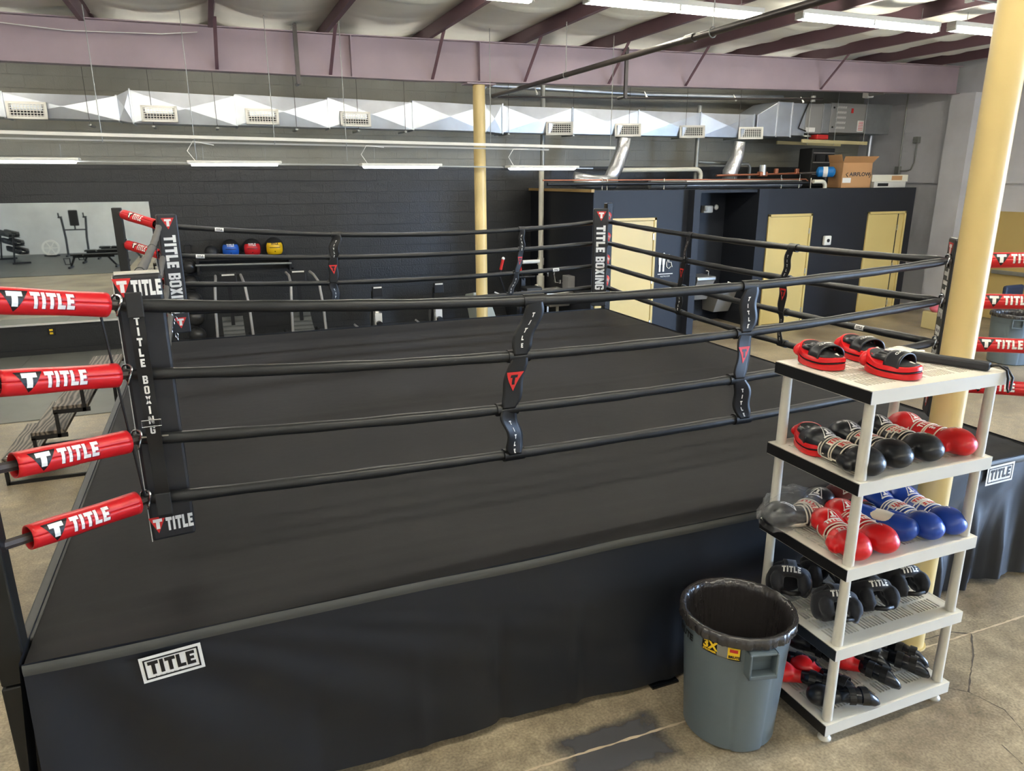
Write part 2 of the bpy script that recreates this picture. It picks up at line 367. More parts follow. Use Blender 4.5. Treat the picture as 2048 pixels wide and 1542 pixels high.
pt.add([(x, y, .0008) for x, y in poly], [tuple(range(7, -1, -1))]).build('repair_patch', M_patch, fl)

W_back = block_mat('painted_block_back', (42, 43, 44), (142, 140, 130), 3.12, 'XZ', .34, .8)
W_right = block_mat('painted_block_grey', (204, 204, 210), (204, 204, 210), 9, 'YZ', .6, .22)
W_front = block_mat('painted_block_light', (205, 205, 202), (150, 150, 148), 3.1, 'XZ', .6, .3)
W_left = block_mat('painted_block_left', (205, 205, 202), (150, 150, 148), 3.1, 'YZ', .6, .3)
struct(MB().box((XL, FR, 0), (XR+.3, FR+.2, 5.6)).build('wall_back', W_back))
wr = MB()   # right wall with the roll-up opening
wr.box((XR, YF, 0), (XR+.2, -7.4, 5.6)); wr.box((XR, -2.4, 0), (XR+.2, FR, 5.6)); wr.box((XR, -7.4, 3.55), (XR+.2, -2.4, 5.6))
struct(wr.build('wall_right', W_right))
struct(MB().box((XL-.2, YF, 0), (XL, FR, 5.6)).build('wall_left', W_left))
wf = MB(); wf.box((XL, YF-.2, 0), (XR+.2, YF, 5.6))
struct(wf.build('wall_front', W_front))
struct(MB().box((15.43, -7.4, 3.45), (15.6, -2.4, 3.62)).box((15.43, -7.45, 0), (15.52, -7.35, 3.55)).box((15.43, -2.45, 0), (15.52, -2.35, 3.55)).build('door_5', M_grey))
# ground outside the openings
og = MB().add([(XR+.2, -20, -.02), (60, -20, -.02), (60, 20, -.02), (XR+.2, 20, -.02)], [(0, 1, 2, 3)]).add([(-20, -60, -.02), (60, -60, -.02), (60, -20, -.02), (-20, -20, -.02)], [(0, 1, 2, 3)]).add([(-20, -20, -.02), (XR+.2, -20, -.02), (XR+.2, YF-.2, -.02), (-20, YF-.2, -.02)], [(0, 1, 2, 3)]).build('outside_ground', mat('asphalt', (130, 130, 128), .8)); struct(og)
# sagging insulation between the purlins, seams every 1.2 m
pxs = [.75+1.54*k for k in range(-6, 10)]
cl = MB()
for a, b in zip([-8.2]+pxs, pxs+[XR+.2]):
    def f(u, v, a=a, b=b):
        x = a+(b-a)*u; y = -10+v*20.9; s_ = math.sin(PI*u)
        ph = (y % 1.22)/1.22; ridge = .035*math.exp(-((min(ph, 1-ph))/.035)**2)
        return (x, y, roof(x)+.215-.12*s_**.8-ridge*s_**.5+.01*math.sin(y*5+x)*s_)
    cl.grid(f, 10, 240)
struct(cl.build('ceiling', M_insul, smooth=True))
struct(MB().box((XL-.2, YF-.2, 5.45), (XR+.3, FR+.2, 5.6)).build('trim_1', M_galv2))   # roof deck over the insulation
# ---- purlins (Z-shaped steel) run away from the camera
names = ['outermost left', 'second from the left wall', 'third from the left wall', 'fourth from the left wall', 'fifth from the left wall',
         'left of the beam splice', 'above the upright clamp on the beam', 'first one over the left tube light', 'between the left and middle tube lights',
         'crossing over the middle tube light', 'at the right end of the middle tube light', 'at the left end of the right tube light', 'crossing over the right tube light', 'near the right end of the right tube light', 'second from the grey right wall', 'closest to the grey right wall']
for i, x in enumerate(pxs):
    z = roof(x); p = MB()
    poly = [(-.004, 0), (.004, 0), (.004, .2), (.06, .2), (.06, .207), (-.004, .207), (-.004, .007), (-.06, .007), (-.06, 0)]
    vs = [(x+a, y, z+b) for y in (YF, FR) for a, b in poly]; n = len(poly)
    p.add(vs, [(k, (k+1) % n, n+(k+1) % n, n+k) for k in range(n)])
    o = p.build('roof_purlin', M_purlin); o.location.z = .002
    tag(o, 'dark maroon steel roof purlin, '+names[i], 'roof purlin', 'maroon purlins under the roof')
# ---- main rafter beam
def beam(y0, label):
    t = thing('steel_beam', label, 'steel beam', (4.59, y0, 4.3))
    top = lambda x: (roof(x) if x > 2.6 else 4.89+.004*(x-2.6)) - .004; bot = lambda x: (4.31+.0205*(x-3.6) if x > 3.6 else 4.31)
    mb = MB()
    xs = [-7.9, -2, 2.6, 3.6, 8, 12, 15.2]
    for a, b in zip(xs, xs[1:]):
        for (yl, yh, zl, zh) in ((-.006, .006, 0, 1),):
            mb.add([(a, y0+yl, bot(a)), (b, y0+yl, bot(b)), (b, y0+yh, bot(b)), (a, y0+yh, bot(a)), (a, y0+yl, top(a)), (b, y0+yl, top(b)), (b, y0+yh, top(b)), (a, y0+yh, top(a))],
                   [(0,3,2,1),(4,5,6,7),(0,1,5,4),(1,2,6,5),(2,3,7,6),(3,0,4,7)])
    mb.build('web', M_maroon, t)
    for nm, g_, s_ in (('top_flange', top, -1), ('bottom_flange', bot, 1)):
        mb = MB()
        for a, b in zip(xs, xs[1:]):
            h = .012*s_
            mb.add([(a, y0-.1, g_(a)), (b, y0-.1, g_(b)), (b, y0+.1, g_(b)), (a, y0+.1, g_(a)), (a, y0-.1, g_(a)+h), (b, y0-.1, g_(b)+h), (b, y0+.1, g_(b)+h), (a, y0+.1, g_(a)+h)],
                   [(0,3,2,1),(4,5,6,7),(0,1,5,4),(1,2,6,5),(2,3,7,6),(3,0,4,7)])
        mb.build(nm, M_maroon, t)
    for x in (2.6, 4.59): MB().box((x-.008, y0-.095, bot(x)+.01), (x+.008, y0+.095, top(x)-.012)).build('stiffener', M_maroon, t)
    MB().box((4.35, y0-.14, 4.295), (4.83, y0+.14, 4.315)).build('cap_plate', M_maroon, t)
    for k in (1, 2, 3, 4, 5, 6, 8):
        x = .75+1.54*(k-1); MB().bar((x, y0-.02, bot(x)+.03), (x+.02, y0-.62, roof(x)+.03), .045, .012).build('brace', M_purlin, t)
    return t
beam(8.0, 'maroon steel rafter beam crossing the whole room above the hanging ductwork')
for x, lb in ((1.82, 'left'), (7.18, 'right')):
    t = thing('beam_clamp', 'dark upright pipe clamp bolted over the maroon beam, the %s of two' % lb, 'clamp', (x, 7.85, 4.2))
    mb = MB(); mb.box((x-.028, 7.86, 4.18), (x+.028, 7.9, 4.96)); mb.build('channel', M_ironpipe, t)
    MB().cyl((x, 7.85, 4.2), (x, 8.12, 4.2), .025).build('lower_bolt', M_ironpipe, t); MB().cyl((x, 7.85, 4.95), (x, 8.12, 4.95), .025).build('upper_bolt', M_ironpipe, t)
# ---- columns
def column(x, y, r, h, lb, nm='round_column'):
    t = thing(nm, lb, 'column', (x, y, 0)); MB().cyl((x, y, 0), (x, y, h), r, n=40).build('shaft', M_cream, t, smooth='auto')
    MB().cyl((x, y, 0), (x, y, .01), r+.012, n=40).build('weld_collar', M_cream, t); return t
column(4.59, 8.0, .097, 4.3, 'slender cream painted round steel column standing in front of the black block wall')
column(4.30, -.80, .086, 4.9, 'large cream painted round steel column right behind the ivory shelf')
# ---- right wall pilaster, conduit, door
pl = MB().box((15.22, 7.55, 0), (15.5, 8.1, 4.55)).build('trim_2', W_right); struct(pl)
t = thing('wall_conduit', 'thin grey conduit with two junction boxes on the shaded right wall', 'conduit', (15.45, 9.3, 3))
MB().tube([(15.47, 9.39, 4.9), (15.47, 9.37, 3.1)], .016).build('riser', M_condu, t, smooth='auto')
MB().tube([(15.47, 9.34, 3.02), (15.47, 9.15, 3.02), (15.47, 9.05, 3.05), (15.47, 8.98, 3.2), (15.47, 8.98, 3.66)], .016).build('loop', M_condu, t, smooth='auto')
MB().box((15.41, 9.32, 2.95), (15.5, 9.44, 3.12)).build('junction_box', M_condu, t, bevel=.005); MB().box((15.41, 8.92, 3.62), (15.5, 9.05, 3.76)).build('junction_box', M_condu, t, bevel=.005)
struct(MB().box((15.44, 5.75, 2.12), (15.5, 6.83, 2.2)).box((15.44, 6.76, 0), (15.5, 6.83, 2.2)).box((15.44, 5.75, 0), (15.5, 5.82, 2.2)).build('door_4', mat('tan_frame_paint', (196, 172, 112), .45)))
d4 = [o for o in bpy.data.objects if o.name == 'door_4'][0]
MB().box((15.46, 5.82, .01), (15.49, 6.76, 2.12)).build('door_leaf', MATS['tan_frame_paint'], d4)
MB().box((15.38, 5.85, .95), (15.46, 6.7, 1.03)).build('push_bar', M_galv2, d4, bevel=.01)
struct(MB().box((15.42, 1, 2.75), (15.5, 10.6, 2.8)).build('trim_3', W_right))
t = MB().box((15.46, 7.0, .12), (15.5, 7.4, .5)); tag(t.build('louvre_vent', M_condu), 'small grey louvre grille low on the right wall', 'vent')

# ================================================================ restroom block
BH = 2.67
wb = MB(); wb.box((6.66, 7.93, 0), (8.62, 8.05, BH))
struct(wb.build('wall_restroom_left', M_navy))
struct(MB().box((6.65, 7.93, 0), (6.655, FR, BH)).box((6.655, 8.05, 0), (6.77, FR, BH)).build('wall_restroom_side', M_darkw))
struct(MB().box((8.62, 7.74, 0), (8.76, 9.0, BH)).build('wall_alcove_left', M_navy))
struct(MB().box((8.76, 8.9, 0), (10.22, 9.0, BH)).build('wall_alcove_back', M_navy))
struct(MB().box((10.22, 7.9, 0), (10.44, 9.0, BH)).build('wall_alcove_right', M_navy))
struct(MB().box((10.44, 7.93, 0), (14.38, 8.05, BH)).build('wall_restroom_right', M_darkw))
struct(MB().box((14.28, 8.05, 0), (14.38, FR, BH)).build('wall_restroom_end', M_darkw))
dk = MB(); dk.box((6.66, 8.0, BH-.08), (8.6, FR, BH-.005)); dk.box((8.6, 9.0, BH-.08), (10.3, FR, BH-.005)); dk.box((10.3, 8.0, BH-.08), (14.37, FR, BH-.005)); dk.box((8.77, 7.95, BH-.06), (10.21, 9.0, BH-.01))
struct(dk.build('ceiling_restroom', M_darkw))
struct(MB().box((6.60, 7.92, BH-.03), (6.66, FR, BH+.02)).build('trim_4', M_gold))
def door(n, x0, x1, h=2.18, handle=True, ajar=False):
    d = MB(); y = 7.93; fw_ = .05
    d.box((x0, y-.03, 0), (x0+fw_, y+.1, h)); d.box((x1-fw_, y-.03, 0), (x1, y+.1, h)); d.box((x0, y-.03, h-fw_), (x1, y+.1, h))
    o = struct(d.build('door_%d' % n, M_door, bevel=.006))
    leaf = MB()
    if ajar: leaf.box((x0+fw_, y-.012, .01), (x1-.23, y+.03, h-.055)); leaf.box((x1-.19, y-.004, .01), (x1-fw_, y+.03, h-.055))
    else: leaf.box((x0+fw_+.004, y-.012, .01), (x1-fw_-.004, y+.03, h-.055))
    o2 = o; o = leaf.build('door_leaf', M_door, o, bevel=.003)
    for z in (.25, 1.05, 1.85):
        xx = x1-.21 if ajar else x1-fw_
        MB().box((xx-.012, y-.03, z-.055), (xx+.012, y-.01, z+.055)).build('hinge', M_steelw, o)
    if handle:
        hh = MB(); xx = x0+.12; hh.cyl((xx, y-.012, 1.0), (xx, y-.03, 1.0), .035); hh.bar((xx, y-.07, 1.0), (xx+.12, y-.07, .99), .018, .018); hh.cyl((xx, y-.02, 1), (xx, y-.075, 1), .012)
        hh.build('door_handle', M_steelw, o, smooth='auto')
    return o2
door(1, 6.72, 7.95, 2.19, False); door(2, 10.50, 11.60, 2.19); door(3, 13.09, 14.17, 2.19, False, True)
# restroom sign (white pictograms)
sg = MB(); y = 7.915
def disc(mb, x, z, r, y=y): mb.add([(x+r*math.cos(a*PI/6), y, z+r*math.sin(a*PI/6)) for a in range(12)], [tuple(range(12))])
for x in (8.07, 8.15):
    disc(sg, x, 1.53, .02); sg.add([(x-.035, y, 1.49), (x+.035, y, 1.49), (x+.025, y, 1.33), (x-.025, y, 1.33)], [(0, 1, 2, 3)]); sg.add([(x-.02, y, 1.33), (x+.02, y, 1.33), (x+.018, y, 1.2), (x-.018, y, 1.2)], [(0, 1, 2, 3)])
disc(sg, 8.26, 1.50, .018); sg.tube([(8.26, y, 1.47), (8.26, y, 1.37), (8.31, y, 1.37), (8.34, y, 1.28)], .009, 6); sg.tube([(8.24, y, 1.42), (8.215, y, 1.36), (8.22, y, 1.29), (8.27, y, 1.25), (8.31, y, 1.29)], .007, 6)
sg.box((8.03, y-.002, 1.15), (8.36, y, 1.165)); lettering(sg, 'RESTROOM', .04, lambda a, b: V((8.09+a, y-.002, 1.10+b)))
tag(sg.build('restroom_sign', M_white), 'white restroom pictogram on the navy wall beside the left yellow door', 'sign')
t = thing('alarm_box', 'small white square alarm box between the two right yellow doors', 'alarm', (12.0, 7.9, 1.6))
MB().box((11.94, 7.86, 1.55), (12.12, 7.93, 1.74)).build('housing', M_white, t, bevel=.02); MB().cyl((12.03, 7.862, 1.645), (12.03, 7.85, 1.645), .035).build('lens', M_black, t)
t = thing('emergency_light', 'white twin-head emergency light high in the navy alcove', 'emergency light', (10.0, 8.85, 2.2))
MB().box((9.63, 8.80, 2.20), (9.86, 8.9, 2.34)).build('housing', M_lgrey, t, bevel=.02)
MB().ball((9.66, 8.77, 2.29), (.05, .04, .055)).build('lamp_head', M_lgrey, t, smooth=True); MB().ball((9.9, 8.77, 2.31), (.05, .04, .055)).build('lamp_head', M_lgrey, t, smooth=True)
# drinking fountains in the alcove
def fountain(x0, x1, z, lb, drop, y0=8.42):
    t = thing('drinking_fountain', lb, 'drinking fountain', ((x0+x1)/2, 8.7, 0)); mb = MB(); yb = 8.9
    mb.box((x0, y0, z-.10), (x1, yb, z)); mb.build('basin', M_steelw, t, bevel=.03)
    b = MB(); vs = [(x0+.02, yb, z-.1), (x1-.02, yb, z-.1), (x1-.02, y0+.03, z-.1), (x0+.02, y0+.03, z-.1), (x0+.04, yb, z-drop), (x1-.04, yb, z-drop), (x1-.04, y0+.22, z-drop), (x0+.04, y0+.22, z-drop)]
    b.add(vs, [(0,1,2,3),(7,6,5,4),(0,3,7,4),(1,5,6,2),(3,2,6,7),(0,4,5,1)]).build('cabinet', M_grey, t, bevel=.008)
    s_ = MB(); s_.tube([(x1-.12, y0+.12, z), (x1-.12, y0+.12, z+.09), (x1-.16, y0+.16, z+.1)], .018, 8); s_.build('bubbler', M_chrome, t, smooth='auto')
    MB().ball(((x0+x1)/2, (y0+yb)/2-.02, z-.002), ((x1-x0)*.36, .13, .012)).build('bowl', M_galv2, t, smooth=True)
fountain(9.30, 9.77, .98, 'taller stainless steel drinking fountain on the left of the alcove', .5)
fountain(9.78, 10.24, .74, 'lower stainless steel drinking fountain on the right of the alcove', .52, 8.30)
struct(MB().box((8.76, 8.88, 0), (10.22, 8.9, .1)).build('baseboard_alcove', M_darkw)); struct(MB().box((11.6, 7.91, 0), (13.09, 7.93, .1)).build('baseboard_restroom', M_darkw))

# ================================================================ THE RING
CZ = 1.0
PX0, PX1, PY0, PY1 = -.448, 5.766, -.509, 5.885
ring = thing('boxing_ring_platform', 'raised black boxing ring platform with canvas floor and cloth skirts', 'boxing ring', (2.66, 2.69, 0))
def canv(u, v):
    x = PX0+(PX1-PX0)*u; y = PY0+(PY1-PY0)*v
    d = min(x-PX0, PX1-x, y-PY0, PY1-y); z = CZ - .012*math.exp(-d/.02)
    for yy, hgt in ((-.29, .007), (-.17, .004), (.95, .006), (2.3, .004), (4.6, .005), (5.1, .004)): z += hgt*math.exp(-((y-yy-.02*math.sin(x*1.3))/.03)**2)
    z += .0015*math.sin(x*2.1+y*1.3)+.001*math.sin(y*7+x)
    return (x, y, z)
MB().grid(canv, 90, 130).build('canvas', M_canvas, ring, smooth=True)
MB().box((PX0+.02, PY0+.03, .80), (PX1-.02, PY1-.03, .975)).build('deck_frame', M_black, ring)
MB().box((PX0-.06, PY0+.20, .90), (PX0+.001, PY1, .992)).build('edge_ledge', mat('edge_cover_grey', (70, 71, 70), .5), ring, bevel=.01)
MB().box((PX1, PY0+.1, .90), (PX1+.03, PY1, .992)).build('edge_ledge', M_rubber, ring, bevel=.01)
def apron(fn_pt, L, corner_pull=True, folds=None):
    nu, nv = 220, 40
    def f(u, v):
        s_ = u*L; z = CZ+.004-v*(CZ-.03)
        drop = v**1.1
        dsp = .012*math.sin(s_*5.2+1.2*math.sin(s_*1.7))*drop + .006*math.sin(s_*13+v*2)*drop
        # sharp hanging folds
        for c_, a_, w_ in folds: dsp += a_*math.exp(-((s_-c_-.02*v)/w_)**2)*min(1, max(0, (v-.28)*2.2))
        # diagonal folds fanning out of the two pinned corners
        for e in ((s_,), (L-s_,)):
            d = e[0]
            fan = math.exp(-d/.8)*min(1, v*1.6)
            dsp += .045*fan*math.sin(7.5*d/(v+.18)**.8+1.5)
        z += .03*v*math.sin(s_*1.1+.4)*.8+.02*v*math.sin(s_*3.1)*(.4)
        return fn_pt(s_, max(z, .022), .012+dsp)
    return MB().grid(f, nu, nv)
LN = PX1-PX0
near_f = [(2.05, -.03, .03), (2.48, .025, .025), (1.1, -.012, .05), (1.6, .012, .04), (3.1, .02, .05), (4.2, -.02, .04), (4.75, .03, .05), (5.0, -.03, .04), (5.25, .055, .045), (5.42, -.04, .04), (5.58, .055, .045), (5.75, -.035, .04), (5.92, .05, .05), (6.08, -.03, .04)]
ap = apron(lambda s_, z, d: (PX0+s_, PY0-d, z), LN, folds=near_f).build('skirt', M_apron, ring, smooth=True)
apron(lambda s_, z, d: (PX1+d, PY0+s_, z), PY1-PY0, folds=[(1, .03, .05), (3, .03, .05)]).build('skirt', M_apron, ring, smooth=True)
apron(lambda s_, z, d: (PX1-s_, PY1+d, z), LN, folds=[(1, .03, .05), (3, .03, .05)]).build('skirt', M_apron, ring, smooth=True)
apron(lambda s_, z, d: (PX0-d, PY1-s_, z), PY1-PY0, folds=[(1, .03, .05), (3, .03, .05)]).build('skirt', M_apron, ring, smooth=True)
# hem band along the near top edge
MB().grid(lambda u, v: (PX0+LN*u, PY0-.016-.006*math.sin(PI*v)-.003*math.sin(u*40), CZ+.0-.05*v-.004*math.sin(u*23)), 120, 4).build('skirt_hem', mat('hem_grey', (74, 74, 70), .5), ring, smooth=True)
# white patches with the black word on the skirt
def patch(x0, z0, wd, h, tilt, box_line=True):
    ux = V((1, 0, tilt)).normalized(); uz = V((-tilt, 0, 1)).normalized(); o = V((x0, PY0-.05, z0))
    bv = bvh_of(ap); I = V(ring.location)
    def on(a, b, off):
        p = o+ux*a+uz*b; q = p-I; hit = bv.ray_cast(q+V((0, -1, 0)), V((0, 1, 0)))
        y_ = (hit[0].y+I.y) if hit[0] else PY0-.03
        return V((p.x, min(y_, PY0-.024)-off, p.z))
    pt_ = MB().grid(lambda u, v: on(u*wd, v*h, .004), 16, 8).build('patch', M_white, ring)
    bl = MB(); m_ = .055*wd; e = .028*wd
    for q in (R4(m_, m_, wd-m_, m_+e), R4(m_, h-m_-e, wd-m_, h-m_), R4(m_, m_, m_+e, h-m_), R4(wd-m_-e, m_, wd-m_, h-m_)): decal(bl, [q], lambda a, b: on(a, b, .0055), 12, 3)
    qs, ww = word('TITLE', h*.52, .06, wmul=(wd*.76)/(h*.52*2.74)); decal(bl, [[(a+wd*.12, b+h*.27) for a, b in q] for q in qs], lambda a, b: on(a, b, .0055), 3)
    lettering(bl, 'B O X I N G', h*.1, lambda a, b: on(a+wd*.2, b+h*.13, .0055), spacing=1.6)
    bl.build('patch_lettering', M_black, pt_)
patch(-.03, .80, .245, .125, .07); patch(5.17, .83, .27, .14, .02)
MB().box((2.54, -.56, 0), (2.72, -.40, .012)).box((2.58, -.44, .012), (2.68, -.36, .8)).build('support_foot', M_postb, ring)

# ---- corner posts
def post(name_lb, x, y, ztop, m=M_post, plate=True):
    t = thing('ring_post', name_lb, 'ring post', (x, y, 0))
    MB().box((x-.05, y-.05, .86), (x+.05, y+.05, ztop)).build('upper_tube', m, t, bevel=.008)
    MB().box((x-.052, y-.052, .012), (x+.052, y+.052, .85)).build('lower_leg', m, t, bevel=.006)
    ox = -.055 if x < 2 else .055
    MB().box((x-.085+ox, y-.09, 0), (x+.085+ox, y+.09, .012)).build('base_plate', m, t)
    bb = MB()
    for z in (ztop-.05, ztop-.35, ztop-.65): bb.cyl((x+.05, y-.02, z), (x+.06, y-.02, z), .009, n=8)
    bb.build('bolt', M_steel, t); return t
post('black square ring post at the lower left, cut by the frame edge', -.51, -.38, 2.62)
post('black square ring post in front of the mirror', -.53, 5.95, 2.57)
post('glossy blue-black ring post in front of the left yellow door', 5.85, 5.98, 2.53, M_postb)
post('black ring post at the right skirt corner with only its foot in frame', 5.88, -.50, 2.6)

# ---- ropes
CN = {'NL': (.025, -.01), 'FR': (5.385, 5.233), 'FL': (-.075, 5.29), 'NR': (5.24, .059)}
ZS = [2.3415, 2.037, 1.732, 1.427]; PN = {'NL': (-.51, -.38), 'FL': (-.53, 5.95), 'FR': (5.85, 5.98), 'NR': (5.88, -.52)}
DZ = {'NL': [.003, -.005, -.01, -.005], 'FL': [.057, .04, .03, .02], 'FR': [-.021, 0, .0, .01], 'NR': [-.04, -.02, -.02, -.02]}
HT = ['top', 'second', 'third', 'bottom']
SD = {'near': ('NL', 'NR', (.10, .10, .09, .06), 'near side'), 'far': ('FL', 'FR', (.14, .09, .08, .05), 'far side by the black wall'),
      'right': ('NR', 'FR', (.05, .05, .05, .04), 'right side toward the yellow doors'), 'left': ('NL', 'FL', (.06, .06, .06, .05), 'left side toward the mirror')}
ROPE = {}
M_ropeg = mat('rope_grey_cover', (92, 90, 86), .6, bump=.2, bscale=30)
for sd, (a, b, sag, lb) in SD.items():
    for i in range(4):
        A_ = V((*CN[a], ZS[i]+DZ[a][i])); B_ = V((*CN[b], ZS[i]+DZ[b][i]))
        def rp(s_, A_=A_, B_=B_, sg=sag[i], i=i, sd=sd):
            p = A_.lerp(B_, s_); p.z -= 4*sg*s_*(1-s_)
            return p
        ROPE[sd, i] = rp
        pts = [rp(k/60) for k in range(61)]; rr = [.029+.003*math.sin(k*.9+i*2)*math.sin(k*.37) for k in range(61)]
        rr[0] = rr[-1] = .02
        o = MB().tube(pts, rr, 12).build('ring_rope', M_ropeg if sd == 'left' else M_rope, smooth=True)
        tag(o, '%s %s boxing ring rope along the %s' % (HT[i], 'grey padded' if sd == 'left' else 'black covered', lb), 'ring rope', 'ring ropes')
# ---- rope tags
def rope_tag(sd, i, s_, face, lb):
    p = ROPE[sd, i](s_); q = ROPE[sd, i](s_+.01); t = (q-p).normalized(); fc = (V(face)-t*V(face).dot(t)).normalized(); u2 = fc.cross(t); 
    if u2.z < 0: u2 = -u2
    rt2 = u2.cross(fc)
    root = thing('rope_tag', lb, 'tag', p); f = lambda a, b, off=.0: p+rt2*a+(fc*math.cos(b/.031)+u2*math.sin(b/.031))*(.031+off)
    MB().grid(lambda u, v: f((u-.5)*.09, (v-.5)*.045), 6, 6).build('label', M_white, root)
    qs, ww = word('TITLE', .022, .08); mb = MB(); decal(mb, [[(x-ww/2, y-.011) for x, y in q] for q in qs], lambda a, b: f(a, b, .001), 2); mb.build('label_lettering', M_black, root)
rope_tag('far', 0, .1095, (.0, -1, .1), 'small white cloth tag on the far top rope, above the blue medicine ball')
rope_tag('far', 1, .068, (.0, -1, .1), 'small white cloth tag on the far second rope beside the long black ball shelf')
rope_tag('far', 2, .865, (.0, -1, .1), 'small white cloth tag on the far third rope near the white drain pipe')
rope_tag('right', 2, .13, (-1, -.6, .3), 'small white cloth tag on the right third rope above the red focus mitts')
# ---- vertical rope spacer straps
def strap(sd, ss, face, lb, wdt=.115, swing=.035, seed=0, short=False):
    """one webbing strap threaded over the four ropes; ss: position along each rope"""
    root = thing('rope_strap', lb, 'rope strap', ROPE[sd, 3](ss[3])); P = [ROPE[sd, i](ss[i]) for i in range(4)]
    along = (ROPE[sd, 0](1)-ROPE[sd, 0](0)).normalized(); fc = V(face); fc = (fc-along*fc.dot(along)).normalized()
    rw = 1 if along.cross(V((0, 0, 1))).dot(fc) > 0 else -1
    ux = along*rw
    for i in range(4):
        cf = MB(); a_ = P[i]-along*(wdt*.55); b_ = P[i]+along*(wdt*.55); cf.tube([a_, P[i], b_], .037, 12); cf.build('cuff', M_strap, root, smooth='auto')
    F = []
    for i in range(3):
        def f(u, v, i=i):  # u across 0..1, v 0 top..1 bottom
            p = P[i].lerp(P[i+1], v); b_ = math.sin(PI*v); sw = swing*math.sin(2*PI*v+i*1.9+seed)*(.6 if i == 1 else 1)
            tw = .6*math.sin(PI*v)*math.sin(i*2.2+seed) * (1 if i != 1 else .35)
            pinch = 1-.25*math.exp(-(v/.12)**2)-.35*math.exp(-((1-v)/.1)**2)
            d = (u-.5)*wdt*pinch
            return p+ux*(d*math.cos(tw*.5))+fc*(.03*b_+.035*(1-b_)+d*math.sin(tw*.7))+ux*sw*b_*.5
        F.append(f); MB().grid(f, 6, 24).build('webbing', M_strap, root, smooth=True, solid=.003)
    wh = MB(); rd = MB(); bk = MB()
    def mapper(i, off=.0035):
        f = F[i]; L = (P[i]-P[i+1]).length
        def g(a, b):
            u, v = a/wdt+.5, -b/L; p = f(u, v); n = (f(min(u+.05, 1.2), v)-f(u-.05, v)).cross(f(u, max(v-.03, -.1))-f(u, v+.03)).normalized()
            if n.dot(fc) < 0: n = -n
            return p+n*off
        return g
    for i in (0, 2):
        L = (P[i]-P[i+1]).length; qs, _ = word('TITLE', .026, stack=True, leading=1.65, wmul=.95); decal(wh, [[(x, y-.07) for x, y in q] for q in qs], mapper(i), 2)
    L = (P[1]-P[2]).length; decal(rd, tri_q(0, -.30*L, .11, wdt*.86), mapper(1), 6); h = .11; t0 = -.30*L
    decal(bk, [R4(-.02, t0-.032, .02, t0-.016), R4(-.008, t0-.072, .008, t0-.03)], mapper(1, .0048), 2)
    wh.build('strap_lettering', M_white, root); rd.build('strap_logo', M_redp, root); bk.build('logo_letter', M_black, root); return root
def fr(sd, p, ax): 
    a, b = ROPE[sd, 0](0), ROPE[sd, 0](1); return (p-a[ax])/(b[ax]-a[ax])
strap('near', [fr('near', x, 0) for x in (2.02, 1.93, 1.86, 1.90)], (0, -1, .25), 'black rope strap in the middle of the near ropes, red triangle badge facing out', seed=.4)
strap('near', [fr('near', x, 0) for x in (3.49, 3.47, 3.45, 3.52)], (0, -1, .25), 'black rope strap on the near ropes just left of the ivory shelf', seed=2.6)
strap('far', [fr('far', x, 0) for x in (1.80, 1.75, 1.72, 1.73)], (0, -1, .1), 'black rope strap on the far ropes right of the yellow medicine ball', seed=1.2)
strap('far', [fr('far', x, 0) for x in (4.16, 4.15, 4.08, 3.99)], (0, -1, .1), 'black rope strap on the far ropes in front of the air bike', wdt=.08, seed=2.2)
strap('right', [fr('right', y, 1) for y in (3.21, 3.27, 3.34, 3.33)], (-1, -.5, .1), 'black rope strap on the right ropes in front of the navy alcove', wdt=.09, seed=.9)
strap('right', [fr('right', y, 1) for y in (1.6, 1.66, 1.65, 1.62)], (-1, -.5, .1), 'black rope strap on the right ropes in front of the middle yellow door', wdt=.09, seed=3.1)
for j, (ss, lb) in enumerate((((.30,)*4, 'nearer'), ((.62,)*4, 'farther'))):
    root = thing('rope_spacer_cuff', 'dark rubber cuffs tied across the left grey ropes, the %s set' % lb, 'rope spacer', ROPE['left', 3](ss[0]))
    for i in range(4):
        p = ROPE['left', i](ss[0]); MB().tube([p-V((0, .02, 0)), p+V((0, .02, 0))], .033, 12).build('cuff', M_rubber, root, smooth='auto')
    MB().tube([ROPE['left', i](ss[0])+V((.035, 0, 0)) for i in range(4)], .005, 6).build('cord', M_rubber, root)

